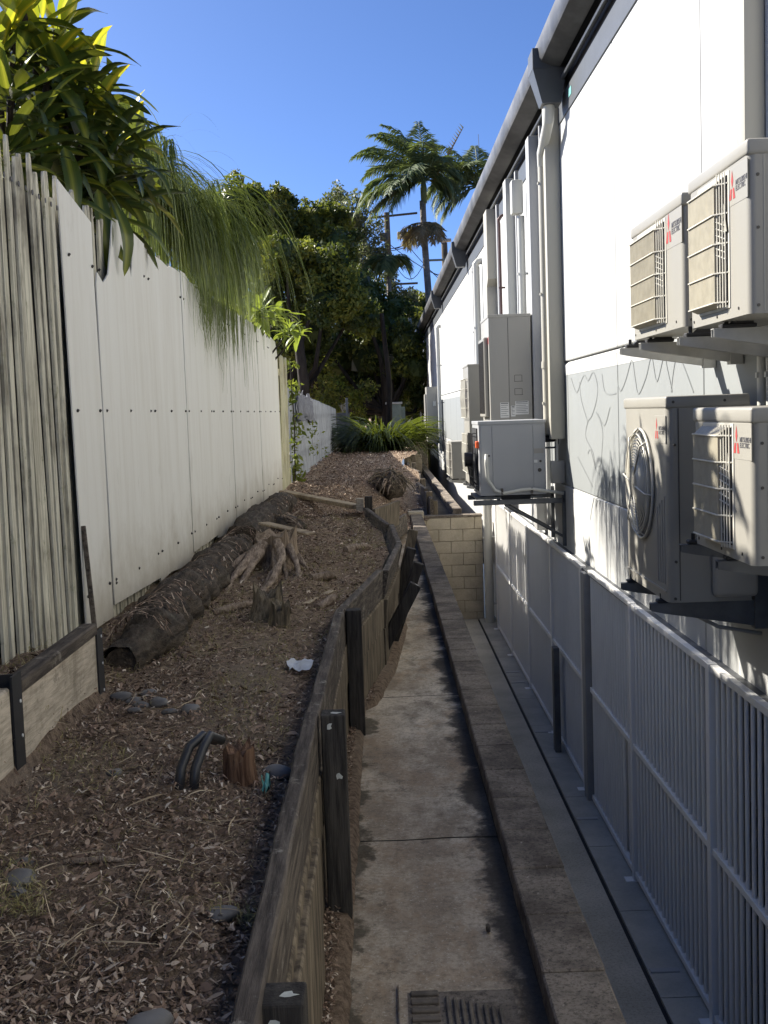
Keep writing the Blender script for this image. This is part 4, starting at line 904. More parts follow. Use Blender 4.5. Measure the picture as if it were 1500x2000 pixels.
fibre_clump('bark_heap', (-1.0, 11.6, -1.12), .28, .5, .16, 30, 'heap of peeled bark against the farthest log', 8, ('root',))
def plank(name, a, b, w_, th, label, mat='plank', roll=0.):
    a = Vector(a); b = Vector(b); L = (b - a).length; g = G(); g.box(0, L, -w_ / 2, w_ / 2, 0, th, .006); o = g.obj(name, M[mat]); d = (b - a).normalized()
    o.rotation_mode = 'QUATERNION'; o.rotation_quaternion = d.to_track_quat('X', 'Z'); o.location = a; return tag(o, label, 'plank')
pa = onZ(562, 962, -1.06); pb = onZ(697, 990, -1.08)
plank('split_plank', (-1.38, 16.0, -1.07), (-.30, 13.75, -1.13), .14, .05, 'long weathered plank lying across the soil from fence to retaining wall')
plank('split_plank', (-.98, 9.4, -.87), (-.55, 8.7, -.90), .09, .02, 'short pale splintered plank lying on top of the rooted stump')
plank('split_plank', (-.5, 7.0, gz(-.5, 7, .0)), (-.36, 7.6, gz(-.38, 7.6, .0)), .04, .015, 'thin timber offcut half buried beside the sleeper wall')
# sticks
stick_specs = [((-1.0, 6.6), (-.75, 7.1), .022, 'curved grey branch lying between the long log and the mossy stump'), ((-.52, 7.9), (-.36, 8.3), .03, 'knobbly exposed root piece near the middle of the timber wall'),
               ((-.42, 6.9), (-.33, 7.3), .025, 'pair of exposed root ends poking from the soil near the sleepers'), ((-.33, 9.6), (-.12, 10.0), .03, 'pale root fragment lying below the long plank'), ((-.85, 2.9), (-.70, 2.92), .008, 'short straight stick lying in the near mulch')]
for (a, b, r, lab) in stick_specs:
    mid = ((a[0] + b[0]) / 2 + .03, (a[1] + b[1]) / 2); log('stick', [(a[0], a[1], gz(*a, r * .4)), (mid[0], mid[1], gz(*mid, r * 1.2)), (b[0], b[1], gz(*b, r * .3))], [r, r * 1.1, r * .6], lab, 'stick', 'root', 8, .25, 3)
# stones
stones = [((238, 1352), .05, 'dark stone at the upper left of the pebble scatter'), ((262, 1362), .045, 'dark pebble in the middle of the scatter beneath the log'), ((275, 1375), .04, 'small dark pebble below the middle of the scatter'), ((290, 1345), .04, 'half buried pebble nearest the log'), ((310, 1372), .05, 'flat long pebble right of the scatter centre'), ((330, 1386), .03, 'tiny pebble low in the scatter'),
          ((372, 1384), .05, 'flat grey pebble at the right end of the scatter'), ((262, 1385), .03, 'lowest small pebble of the scatter'), ((222, 1493), .03, 'lone small stone below the steel posts'), ((540, 1470), .06, 'large dark stone beside the sleeper wall near the stump'), ((428, 1750), .045, 'smooth grey oval stone in the near mulch'), ((37, 1710), .05, 'flat grey stone at the left edge of the mulch'),
          ((45, 1668), .03, 'small brown stone above the flat grey one at left'), ((286, 1990), .06, 'round dark stone cut by the bottom edge of the photo'), ((33, 1731), .028, 'small stone tucked under the flat grey one at left')]
for k_, ((px, py), r, lab) in enumerate(stones):
    p = onZ(px, py, -1.1); g = G(); t = bmesh.new(); bmesh.ops.create_icosphere(t, subdivisions=3, radius=1)
    for v in t.verts: v.co *= 1 + .14 * noise.noise(v.co * 1.3 + Vector((k_ * 3, 0, 0)))
    g.merge(t, Matrix.Translation((p.x, p.y, soil_z(p.x, p.y) + r * .12)) @ Matrix.Rotation(k_ * 1.3, 4, 'Z') @ Matrix.Diagonal((r, r * .75, r * .42, 1)))
    tag(g.obj('river_stone', M['stone'], None, True), lab, 'stone', 'stones on the soil bank')
# hose loop
hl = G(); 
for q in (0, .045): hl.tube([(-.66 + q, 3.5, gz(-.66, 3.5, -.02)), (-.655 + q, 3.53, gz(-.66, 3.5, .05)), (-.635 + q, 3.58, gz(-.64, 3.5, .105)), (-.60 + q * .5, 3.63, gz(-.6, 3.5, .125)), (-.565 + q * .4, 3.68, gz(-.56, 3.6, .11))], .0155, 12)
tag(hl.obj('hose_loop', M['hose'], None, True), 'loop of dark rubber hose sticking out of the soil by the small stump', 'hose')
def scrap(name, c, s, label, mat, seed):
    g = G(); V = []; n = 7
    for j in range(n):
        for i in range(n): u, v = i / (n - 1) - .5, j / (n - 1) - .5; V.append((c[0] + u * s[0] * (1 - abs(v) * .7) + .01 * noise.noise((u * 5, v * 5, seed)), c[1] + v * s[1], c[2] + s[2] * (.3 + noise.noise((u * 3 + seed, v * 3, 0)) * .7 + .5 * (.5 - abs(v)))))
    g.add(V, [[j * n + i, j * n + i + 1, (j + 1) * n + i + 1, (j + 1) * n + i] for j in range(n - 1) for i in range(n - 1)]); tag(g.obj(name, M[mat], None, True), label, 'litter')
scrap('plastic_scrap', (-.40, 5.2, gz(-.4, 5.2, .03)), (.13, .22, .03), 'crumpled white plastic scrap lying against the sleeper wall', 'rag', 2)
scrap('teal_scrap', (-.395, 3.52, gz(-.395, 3.5, .02)), (.025, .07, .06), 'small teal plastic scrap right of the small stump', 'teal', 5)
# drain grate at the bottom of the path
dg_ = thing('drain_grate', (.18, 3.26, -1.79), 'rusty cast drain grate set in the path at the bottom of the photo', 'drain cover')
G().box(.02, .345, 3.04, 3.46, -1.786, -1.7855).obj('grate_gap', M['cap'], dg_); G().box(-.01, .37, 3.0, 3.52, -1.81, -1.7868, .004).obj('frame', M['path'], dg_)
for k_ in range(8): G().box(.03, .115, 3.08 + k_ * .05, 3.105 + k_ * .05, -1.788, -1.776, .003).obj('grate_bar', M['grate'], dg_)
for k_ in range(8): G().box(.135 + k_ * .022, .147 + k_ * .022, 3.06, 3.42 - .012 * k_, -1.788, -1.776, .003).obj('grate_bar', M['grate'], dg_)
tag(G().box(.30, .315, 3.86, 3.885, -1.79, -1.765, .004).obj('pebble', M['sleeper']), 'tiny dark lump on the near right part of the path', 'debris')

# ------------------------------------------------------------------ litter and grass (uncountable)
def scatter(name, n, yr, lens, wid, mat, curl=.3, seed=1, dens=None, up=.006, region='soil', segs=2, stand=.25):
    r = np.random.default_rng(seed); V = []; F = []; k = 0
    while k < n:
        yv = yr[0] + (yr[1] - yr[0]) * r.random() ** 1.9
        if region == 'soil': x1 = soil_right(yv) - .01; x0 = LX + .04
        else: x0 = tw_x(yv) + .05; x1 = -.2 + (.10 if yv > 7 else 0)
        if x1 <= x0: k += 1; continue
        x = x0 + (x1 - x0) * r.random()
        if dens and r.random() > dens(x, yv): k += 1; continue
        z = (soil_z(x, yv) if region == 'soil' else -1.755) + up * r.random()
        L = lens[0] + (lens[1] - lens[0]) * r.random() ** 2; W = wid[0] + (wid[1] - wid[0]) * r.random(); sc = 1 + max(0, yv - 6) * .05; L *= sc; W *= sc
        a = r.random() * 6.283; d = np.array([math.cos(a), math.sin(a), 0]); s_ = np.array([-d[1], d[0], 0]); cr = curl * (r.random() - .5) * L; hz = stand * r.random() * L; tw_ = r.normal() * .5
        b = len(V)
        for q in range(segs + 1):
            u = q / segs; wq = W * (1 - abs(2 * u - 1) ** 2 * .8) / 2; c = np.array([x, yv, z]) + d * L * (u - .5) + s_ * cr * (4 * u * (1 - u)) + np.array([0, 0, hz * (u if tw_ > 0 else 4 * u * (1 - u)) + .002])
            sv = s_ * wq + np.array([0, 0, wq * tw_]); V += [c - sv, c + sv]
        for q in range(segs): F.append((b + 2*q, b + 2*q + 1, b + 2*q + 3, b + 2*q + 2))
        k += 1
    return tag(npmesh(name, V, F, mat), kind='stuff')
r_ = np.random.default_rng(44); V = []; F = []
for k in range(1500):
    y = 5.4 + 8.5 * r_.random() ** 1.3; a = r_.uniform(.4, 2.9); x = -1.18 + math.cos(a) * .14; z = -1.05 + math.sin(a) * .14 + .006; L = .012 + .05 * r_.random() ** 2; an = r_.uniform(0, 6.28); d = np.array([math.cos(an) * math.sin(a), math.sin(an), -math.cos(an) * math.cos(a)]) * L; e_ = np.array([-d[1], d[0], 0]) / L * .003; c_ = np.array([x, y, z]); b = len(V); V += [c_ - d - e_, c_ - d + e_, c_ + d + e_, c_ + d - e_]; F.append((b, b + 1, b + 2, b + 3))
tag(npmesh('log_debris', V, F, M['chip']), kind='stuff')
scatter('leaf_litter', 75000, (2.0, 20), (.008, .036), (.003, .010), M['chip'], .5, 1, lambda x, y: .25 + .75 * sm(-.35, .1, noise.noise((x * 2.6, y * 1.6, 3))), .010, stand=.5)
scatter('bark_mulch', 26000, (13, 36), (.012, .045), (.004, .010), M['chip'], .4, 9, None, .02, stand=.5)
scatter('broad_dead_leaves', 2600, (2.0, 16), (.018, .05), (.009, .02), M['chip'], .5, 19, lambda x, y: .3 + (noise.noise((x * 3, y * 2, 14)) > .05), .015, segs=3, stand=.5)
scatter('twigs', 700, (2.4, 16), (.05, .2), (.002, .0045), M['straw'], .25, 23, None, .02, segs=4, stand=.15)
scatter('dry_straw', 13000, (1.9, 19), (.012, .08), (.001, .0022), M['straw'], .6, 2, lambda x, y: .12 + .88 * sm(-.15, .3, noise.noise((x * 2.2, y * 1.2, 4)) + .25 * sm(8, 5.5, y) * sm(3.4, 5, y)), .02, segs=3)
scatter('half_dry_grass', 17000, (2.6, 13), (.015, .06), (.0012, .0026), M['gtuft'], .9, 3, lambda x, y: min(1, (1. if noise.noise((x * 2.5, y * 1.1, 7)) > .1 else .06) + .45 * sm(5.2, 6.2, y) * sm(10, 8, y)), .01, segs=3, stand=1.)
scatter('litter_strip', 6000, (2.5, 14), (.008, .03), (.003, .009), M['chip'], .5, 4, None, .012, 'strip', stand=.5)

# ------------------------------------------------------------------ plants
def crown(name, blobs, n_per, leaf, mat, parent, seed, core=False, squash=1.):
    """leaf-sized faces spread over many small clumps that make up the crown"""
    r = np.random.default_rng(seed); Vs = []
    for (c, rad) in blobs:
        c = np.array(c); n = int(n_per * (rad ** 2)) + 3; d = r.normal(size=(n, 3)); d /= np.linalg.norm(d, axis=1)[:, None]
        rr = rad * (1.12 - .75 * r.random(n) ** 2) * (1 + .28 * np.sin(d[:, 0] * 5 + c[0] * 3) * np.sin(d[:, 2] * 6 + c[1] * 2)); p = c + d * rr[:, None] * np.array([1, 1, squash])
        s = leaf * (.5 + .9 * r.random(n)); a = r.normal(size=(n, 3)) * .6 + d * .25; a /= np.linalg.norm(a, axis=1)[:, None]; b = np.cross(a, r.normal(size=(n, 3))); b /= np.linalg.norm(b, axis=1)[:, None]
        q = np.stack([p - a * s[:, None], p + b * s[:, None] * .45, p + a * s[:, None], p - b * s[:, None] * .45], 1); Vs.append(q.reshape(-1, 3))
    V = np.concatenate(Vs); F = np.arange(len(V)).reshape(-1, 4); return npmesh(name, V, F, mat, parent)
def tree(name, base, blobs_px, Y, depth, mats, label, seed, group=None, leaf=.095, n_per=1900, trunk_r=.3, sub=16, core=True):
    rn = random.Random(seed); root = thing(name, base, label, 'tree', group); sets = [[] for _ in mats]
    lim = G(); b0 = Vector(base); cg = G()
    for (px, py, rp) in blobs_px:
        c = onY(px, py, Y + rn.uniform(-depth, depth)); R0 = rp * Y / FPX
        for k_ in range(sub):
            d = Vector((rn.gauss(0, 1), rn.gauss(0, 1), rn.gauss(0, 1))).normalized(); cc = c + d * R0 * rn.uniform(.5, 1.05); rr = R0 * rn.uniform(.16, .46); sets[rn.choices(range(len(mats)), [4, 2, 1.5][:len(mats)])[0] if d.z < .35 else rn.randrange(len(mats))].append((tuple(cc), rr))
        sets[0].append((tuple(c), R0 * .7))
        if core:
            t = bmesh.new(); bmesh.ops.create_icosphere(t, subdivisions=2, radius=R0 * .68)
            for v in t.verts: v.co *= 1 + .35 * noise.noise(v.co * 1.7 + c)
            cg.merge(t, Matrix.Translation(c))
        mid = b0.lerp(c, .5) + Vector((rn.uniform(-.4, .4), 0, .3)); lim.tube([b0 + Vector((0, 0, 1.2)), mid, c + Vector((0, 0, R0 * .5))], [trunk_r * .5, trunk_r * .3, .03], 7)
    for k_, (m, s_) in enumerate(zip(mats, sets)):
        if s_: crown('crown', s_, n_per, leaf, M[m], root, seed * 10 + k_)
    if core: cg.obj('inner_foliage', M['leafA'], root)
    lim.obj('branches', M['trunk'], root); G().tube([b0 - Vector((0, 0, .2)), b0 + Vector((.05, 0, 1.3)), b0 + Vector((0, 0, 2.6))], [trunk_r * 1.3, trunk_r, trunk_r * .75], 12).obj('trunk', M['trunk'], root)
gr = 'trees beyond the far fence'
tree('broad_tree', (-5.2, 47, -1.25), [(455, 398, 46), (495, 392, 42), (550, 408, 42), (640, 430, 40), (600, 480, 55), (660, 480, 45), (480, 460, 60), (560, 440, 48), (410, 470, 60), (605, 430, 38), (560, 490, 60), (450, 540, 60), (500, 420, 40)], 50, 1.5, ['leafA', 'leafB', 'leafB'], 'broad dark evergreen tree with golden tipped top behind the weeping plant', 11, gr)
tree('broad_tree', (-3.6, 42, -1.25), [(520, 530, 60), (590, 545, 60), (540, 620, 60), (640, 590, 60), (590, 650, 60), (650, 515, 38), (700, 620, 50), (520, 680, 50), (560, 500, 45), (500, 610, 40), (610, 500, 38), (575, 720, 45)], 43, 1.5, ['leafA', 'leafB', 'leafB'], 'dense tree with bright lobed clumps in front of the dark mass, centre left', 12, gr)
tree('feathery_tree', (-1.9, 54, -1.25), [(690, 412, 36), (655, 398, 32), (715, 460, 36), (700, 500, 38), (740, 545, 34), (665, 445, 40), (725, 505, 32), (770, 578, 28), (750, 500, 18)], 54, 1.5, ['leafC', 'leafC'], 'thin grey green tree with see-through crown between dark mass and palm', 13, gr, leaf=.08, n_per=800, sub=22, core=False, trunk_r=.22)
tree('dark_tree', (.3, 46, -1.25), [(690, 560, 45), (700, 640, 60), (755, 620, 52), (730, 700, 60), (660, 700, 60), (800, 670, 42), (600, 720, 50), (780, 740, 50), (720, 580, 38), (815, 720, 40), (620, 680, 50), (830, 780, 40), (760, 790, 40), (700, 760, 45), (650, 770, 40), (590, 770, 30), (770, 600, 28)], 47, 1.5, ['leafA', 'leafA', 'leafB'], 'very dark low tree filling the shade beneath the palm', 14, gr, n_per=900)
tree('round_tree', (3.5, 60, -1.25), [(830, 600, 30), (800, 585, 20), (850, 640, 40), (815, 640, 35), (790, 620, 25)], 60, 1.5, ['leafC', 'leafB'], 'rounded grey green tree top just left of the far building corner', 15, gr)
tree('leaning_tree', (-2.6, 45.5, -1.25), [(640, 755, 30), (680, 775, 26), (610, 775, 24), (715, 765, 24), (650, 800, 25), (700, 795, 20)], 41.5, .6, ['leafB', 'shrub', 'leafA'], 'small sunlit yellow green tree beneath the dark crowns by the sign', 16, gr, leaf=.07, n_per=700, trunk_r=.10, core=False)
hb = thing('roadside_hedge', (0, 58, -1.25), 'continuous dark roadside thicket at the foot of the trees', 'hedge'); rn = random.Random(31)
crown('foliage', [((-9 + k * .85, 57 + rn.uniform(-1, 1), rn.uniform(-.8, 2.2)), rn.uniform(.8, 1.4)) for k in range(24)], 420, .16, M['leafA'], hb, 8)
g = G()
for k in range(12): t = bmesh.new(); bmesh.ops.create_icosphere(t, subdivisions=2, radius=1.5); g.merge(t, Matrix.Translation((-9 + k * 1.7, 58.5, rn.uniform(.0, 1.2))))
tag(g.obj('inner_foliage', M['leafA'], hb), kind='stuff')
# dark trunks
for i, (px, Y, r, lab) in enumerate(((590, 40, .19, 'thick dark trunk just beyond the hanging cloth'), (612, 44, .12, 'slimmer dark trunk right of the thick one beyond the cloth'), (757, 42, .10, 'thin twin trunk rising behind the green cabinet'))):
    p = onY(px, 800, Y); o = log('tree_trunk', [(p.x, Y, -1.3), (p.x + .1, Y, 1), (p.x - .1, Y, 3.5)], [r * 1.2, r, r * .8], lab, 'tree trunk', 'trunk', 10, .1, i)

def frond(g, base, az, elev, L, droop, leafl, rn, seg=16, wd=.06):
    p = Vector(base); e = elev; pts = [p.copy()]; h = Vector((math.cos(az), math.sin(az), 0))
    for i in range(seg): e -= droop / seg * (.5 + i / seg); p = p + (h * math.cos(e) + Vector((0, 0, math.sin(e)))) * L / seg; pts.append(p.copy())
    g.tube(pts, [.035 * (1 - i / (seg + 1)) + .006 for i in range(seg + 1)], 4, False)
    side = Vector((-math.sin(az), math.cos(az), 0))
    for i in range(2, seg):
        for k_ in range(5):
            u = (i + k_ / 5) / seg; q = pts[i].lerp(pts[min(i + 1, seg)], k_ / 5); d = (pts[min(i + 1, seg)] - pts[i - 1]).normalized()
            ll = leafl * (math.sin(min(1, u * 1.15) * math.pi) * .75 + .3) * rn.uniform(.85, 1.1)
            for s_ in (-1, 1):
                dr = (side * s_ * .75 + d * .6 + Vector((0, 0, rn.uniform(-.35, .15)))).normalized(); tip = q + dr * ll + Vector((0, 0, -ll * rn.uniform(.15, .5))); mid = q + dr * ll * .5 + Vector((0, 0, -ll * .02)); wv = d * wd * .5
                g.add([q - wv * .4, q + wv * .4, mid + wv, tip, mid - wv], [(0, 1, 2, 3, 4)])
def palm(base, top, label, seed, fr, dead=6, L=2.7, r=.13):
    rn = random.Random(seed); root = thing('palm_tree', base, label, 'palm', 'palms above the roof'); b = Vector(base); t_ = Vector(top)
    pts = [b.lerp(t_, k / 10) + Vector((.06 * math.sin(k * .5), 0, 0)) for k in range(11)]; G().tube(pts, [r * (1.25 - .3 * k / 10) for k in range(11)], 12).obj('trunk', M['ptrunk'], root, True)
    G().tube([t_ - Vector((0, 0, .1)), t_ + Vector((0, 0, .5)), t_ + Vector((0, 0, .9))], [r * .95, r * 1.05, r * .5], 10).obj('crownshaft', M['palm'], root, True)
    for az, el, ll, dr in fr:
        g = G(); frond(g, t_ + Vector((0, 0, .8)), R(az), R(el), L * ll, R(dr), .95, rn); g.obj('frond', M['palm'], root)
    for k_ in range(dead):
        g = G(); frond(g, t_ - Vector((0, 0, .9)), rn.uniform(2.2, 5.6), R(rn.uniform(-25, 5)), L * .5, R(80), .6, rn, 10); g.obj('dead_frond', M['palm_d'], root)
tp = onY(828, 392, 48)
palm((onY(849, 800, 48).x, 48, -1.25), tp, 'tall palm with full windswept crown against the blue sky left of the roof', 3,
     [(175, 62, 1.15, 95), (190, 78, 1.05, 90), (172, 25, 1.05, 95), (200, 12, 1.0, 85), (160, 45, 1.0, 90), (95, 86, .95, 40), (80, 70, .8, 70), (0, 50, .65, 130), (340, 25, .6, 130), (150, 78, 1.0, 65), (250, 40, .8, 110), (215, -5, .8, 80), (300, 60, .7, 110), (130, 60, .9, 100), (185, 50, 1.1, 75), (180, 70, .9, 60), (10, 10, .6, 110), (270, 70, .8, 90), (178, 85, 1.0, 70), (90, 50, .8, 100), (185, 5, 1.15, 70), (178, -10, 1.0, 55), (230, 15, .9, 80)], 9, L=2.95)
pr = thing('palm_spear', tp, 'dry pale spear of the tall palm pointing up to the right', 'palm spathe'); g = G(); a = onY(848, 352, 47.9); b = onY(905, 248, 47.9); g.tube([a, a.lerp(b, .6), b], [.03, .035, .015], 6)
for k_ in range(26):
    q = a.lerp(b, .35 + .65 * k_ / 26); s_ = -1 if k_ % 2 else 1; g.add([q, q + Vector((.03, 0, .05)), q + Vector((s_ * .14, 0, .22))], [(0, 1, 2)])
g.obj('spear', M['palm_d'], pr)
tp2 = onY(935, 400, 52)
palm((tp2.x + .2, 52, -1.25), tp2, 'second palm half hidden behind the gutter of the white building', 5,
     [(170, 75, 1.1, 75), (180, 50, 1.2, 100), (190, 20, 1.0, 110), (200, 0, 1.0, 80), (160, 35, 1.1, 110), (90, 80, .9, 50), (20, 60, .8, 90), (180, -15, .95, 70), (150, 65, 1.1, 90), (220, 40, .9, 110), (250, 60, .8, 100), (175, 35, 1.1, 120), (205, 62, 1.0, 100)], 5)
tp3 = onY(760, 495, 50)
palm((tp3.x, 50.3, -1.25), onY(762, 540, 50), 'small palm with limp dark fronds hanging around the power pole', 8, [(170, 20, .5, 120), (0, 20, .45, 120), (250, 10, .5, 120), (60, 30, .5, 120), (200, -10, .5, 90)], 2, L=2.2, r=.1)
# power poles and wires
pp = thing('power_pole', (onY(760, 560, 56).x, 56, -1.25), 'timber power pole with crossarms and lamp left of the tall palm', 'power pole')
x0 = onY(760, 560, 56).x; zt = onY(760, 415, 56).z; G().tube([(x0 + .1, 56, -1.3), (x0, 56, zt)], [.17, .13], 12).obj('pole', M['pole'], pp)
a, b = onY(700, 428, 55.7), onY(815, 416, 55.7); G().tube([a, b], .055, 6).obj('crossarm', M['pole'], pp)
a, b = onY(752, 556, 55.7), onY(816, 553, 55.7); G().tube([a, b], .055, 6).obj('crossarm', M['pole'], pp)
c_ = onY(750, 463, 55.6); G().box(c_.x - .2, c_.x + .2, 55.4, 55.8, c_.z - .18, c_.z + .18, .03).obj('bracket_box', M['steel_dk'], pp)
c_ = onY(783, 460, 55.6); G().box(c_.x - .18, c_.x + .18, 55.4, 55.8, c_.z - .14, c_.z + .16, .03).obj('lamp_head', M['pipe_g'], pp)
p2 = thing('power_pole', (onY(869, 560, 58).x, 58, -1.25), 'second power pole with steel crossarm between the palm and the gutter', 'power pole')
x2 = onY(869, 520, 58).x; G().tube([(x2 + .1, 58, -1.3), (x2, 58, onY(868, 474, 58).z)], [.19, .15], 12).obj('pole', M['pole'], p2)
a, b = onY(826, 509, 57.7), onY(880, 507, 57.7); G().tube([a, b], .06, 6).obj('crossarm', M['cab'], p2); c_ = onY(869, 472, 58); G().box(c_.x - .3, c_.x + .3, 57.8, 58.2, c_.z, c_.z + .12).obj('pole_cap', M['pipe_w'], p2)
wr = thing('power_lines', onY(760, 480, 56), 'thin dark overhead wires sagging between the two power poles', 'wires')
for (A, B, sag) in (((735, 455), (870, 545), .2), ((765, 500), (830, 508), 1.0), ((785, 465), (900, 580), .2), ((735, 487), (800, 475), .1), ((735, 490), (800, 480), .1), ((768, 485), (808, 445), .3), ((828, 510), (875, 520), .5)):
    a, b = onY(*A, 56), onY(*B, 57.5); g = G(); g.tube([a.lerp(b, k / 8) - Vector((0, 0, sag * 4 * (k / 8) * (1 - k / 8))) for k in range(9)], .018, 4); g.obj('wire', M['black'], wr)
an = thing('antenna', (5, 60, 3), 'thin whip antenna above the second palm', 'antenna'); a, b = onY(934, 262, 55), onY(938, 330, 55); G().tube([a, b], .012, 4).obj('whip', M['steel_dk'], an)

# strap-leaf bush, railing, cabinet and sign at the end
def strap_clump(name, c, n, L, label, seed, mat='strap', spread=.7, wd=.04, cat='shrub'):
    rn = random.Random(seed); root = thing(name, c, label, cat); g = G(); c = Vector(c)
    for i in range(n):
        a = rn.uniform(0, 6.283); rr = rn.random() ** .5 * spread; p = c + Vector((math.cos(a) * rr, math.sin(a) * rr, 0)); el = rn.uniform(1.05, 1.55); aa = a + rn.uniform(-.5, .5); l = L * rn.uniform(.6, 1.1); pts = [p]; e = el
        for k_ in range(6): e -= rn.uniform(.15, .5); pts.append(pts[-1] + Vector((math.cos(aa) * math.cos(e), math.sin(aa) * math.cos(e), math.sin(e))) * l / 6)
        g.ribbon(pts, [wd, wd, wd * .95, wd * .85, wd * .65, wd * .4, .004], Vector((-math.sin(aa + .4), math.cos(aa), .5)).cross(Vector((0, 0, 1))) + Vector((0, 0, .8)))
    tag(g.obj('blades', M[mat], root), kind='stuff'); return root
strap_clump('strap_leaf_bush', onZ(748, 885, -1.2), 800, 2.2, 'big clump of arching green strap leaves at the end of the soil bank', 1, spread=.5, wd=.045)
strap_clump('strap_leaf_bush', (-.35, 38.5, -1.25), 300, 1.4, 'left low clump of strap leaves in front of the sign post', 2, spread=.7, wd=.04)
strap_clump('strap_leaf_bush', (1.05, 39.5, -1.25), 300, 1.5, 'dark low clump of strap leaves in shade by the building corner', 3, spread=.6, wd=.04)
strap_clump('strap_leaf_bush', (-.75, 41, -1.25), 300, 1.2, 'small sunlit clump behind the far uprooted stump', 4, spread=.6, wd=.03)
cb = thing('green_cabinet', onZ(772, 840, -1.25), 'pale green grey utility cabinet above the strap leaf bush', 'cabinet'); Yc = 44.; a, b = onY(755, 790, Yc), onY(785, 830, Yc)
G().box(a.x, b.x, Yc, Yc + .6, -1.25, a.z, .02).obj('cabinet_body', M['cab'], cb); G().box(a.x - .04, b.x + .04, Yc - .04, Yc + .64, a.z, a.z + .08, .01).obj('lid', M['sign'], cb); G().box(b.x - .02, b.x + .14, Yc + .1, Yc + .5, -1.25, a.z - .1, .02).obj('side_box', M['cab'], cb)
sg = thing('sign_post', onZ(672, 850, -1.25), 'back of a white triangular road sign on a grey post at the fence end', 'sign'); Ys = 43.; a, b, c_ = onY(660, 788, Ys), onY(682, 786, Ys), onY(671, 808, Ys)
G().add([a, b, c_, a + Vector((0, .01, 0)), b + Vector((0, .01, 0)), c_ + Vector((0, .01, 0))], [(0, 1, 2), (3, 5, 4), (0, 3, 4, 1), (1, 4, 5, 2), (2, 5, 3, 0)]).obj('sign_plate', M['sign'], sg); G().tube([(c_.x, Ys + .06, -1.3), (c_.x, Ys + .06, a.z + .02)], .05, 8).obj('pole', M['steel_dk'], sg)
rl = thing('road_railing', (1.2, 47, -1.25), 'thin pale roadside railing beyond the strap leaf bush', 'railing')
a, b = onY(786, 808, 47), onY(822, 808, 47); G().tube([a, b], .03, 6).obj('rail', M['pipe_g'], rl)
for px in (790, 805, 819): q = onY(px, 808, 47); G().tube([(q.x, 47, -1.3), q], .025, 6).obj('post', M['pipe_g'], rl)
rl2 = thing('road_railing', (-1, 46, -1.25), 'short pale railing piece just right of the fence end post', 'railing'); a, b = onY(682, 822, 46), onY(700, 822, 46); G().tube([a, b], .03, 6).obj('rail', M['pipe_g'], rl2); G().tube([(b.x, 46, -1.3), b], .025, 6).obj('post', M['pipe_g'], rl2)

# broad-leaf plant (top left)
def leaf_mesh(L, W, bend, seed, mat, nm='leaf'):
    rn = random.Random(seed); n = 11; V = []; F = []
    for i in range(n + 1):
        u = i / n; w_ = W * (math.sin(u ** .85 * math.pi) ** .62 * .97 + .03) / 2 if u < 1 else 0; y = L * math.sin(bend * u) / max(bend, .01); z = -L * (1 - math.cos(bend * u)) / max(bend, .01) + .006 * math.sin(u * 11 + seed); f = .3 * w_
        V += [(-w_, y, z + f), (-w_ * .5, y, z + f * .35), (0, y, z), (w_ * .5, y, z + f * .35), (w_, y, z + f + .004 * math.sin(u * 17 + seed))]
        if i: b = 5 * (i - 1); F += [[b + k, b + k + 1, b + k + 6, b + k + 5] for k in range(4)]
    me = G().add(V, F).mesh(nm, mat, True); return me
lms = [leaf_mesh(.43, .082, b, i, M['dl1']) for i, b in enumerate((.5, .9, 1.3, 1.7))] + [leaf_mesh(.46, .092, b, 7 + i, M['dl2']) for i, b in enumerate((.6, 1.2))]
lmy = [leaf_mesh(.40, .11, b, 17 + i, M['dl3']) for i, b in enumerate((.3, .7))]
def rosette(root, inv, c, n, rn, s=1., axis=Vector((.25, -.2, 1)), yellow=0, emin=-.5, emax=1.4):
    q0 = axis.normalized().to_track_quat('Z', 'Y')
    for i in range(n):
        az = i * 2.399 + rn.uniform(-.3, .3); u = i / n; el = emax + (emin - emax) * u ** .8 + rn.uniform(-.12, .12)
        me = rn.choice(lmy) if i < yellow else rn.choice(lms); o = mkobj('leaf', me, root); o.matrix_parent_inverse = inv
        d = Vector((math.cos(az) * math.cos(el), math.sin(az) * math.cos(el), math.sin(el))); d = q0 @ d
        ydir = d; xdir = ydir.cross(Vector((0, 0, 1))).normalized(); zdir = xdir.cross(ydir); m = Matrix((xdir, ydir, zdir)).transposed().to_4x4(); sc = s * rn.uniform(.75, 1.15)
        o.matrix_basis = Matrix.Translation(Vector(c) + ydir * .03 - Vector((0, 0, u * .12))) @ m @ Matrix.Rotation(rn.uniform(-.5, .5), 4, 'Y') @ Matrix.Scale(sc, 4)
heads = [((25, 60), 6.6, 14, 4), ((95, 130), 6.7, 20, 3), ((20, 190), 6.2, 22, 0), ((140, 190), 6.9, 20, 2), ((75, 250), 6.4, 22, 0), ((170, 260), 7.0, 20, 1), ((15, 300), 6.0, 18, 0), ((215, 300), 7.2, 18, 1), ((120, 330), 6.6, 20, 0), ((190, 370), 7.0, 20, 0), ((240, 400), 7.3, 16, 0), ((60, 350), 6.2, 16, 0), ((0, 110), 6.5, 14, 1), ((235, 330), 7.6, 16, 0), ((265, 300), 7.8, 10, 1), ((180, 170), 7.0, 14, 1), ((110, 60), 6.9, 8, 2), ((160, 420), 6.9, 12, 0), ((50, 20), 6.6, 10, 4), ((78, 50), 6.8, 7, 5), ((112, 115), 6.9, 8, 4), ((262, 282), 7.7, 5, 3)]
dp = thing('broad_leaf_plant', (-2.1, 6.8, -1.25), 'tall broad leaved plant with yellow striped leaves spilling over the left fence', 'plant'); dinv = parent_world(dp).inverted(); rn = random.Random(4)
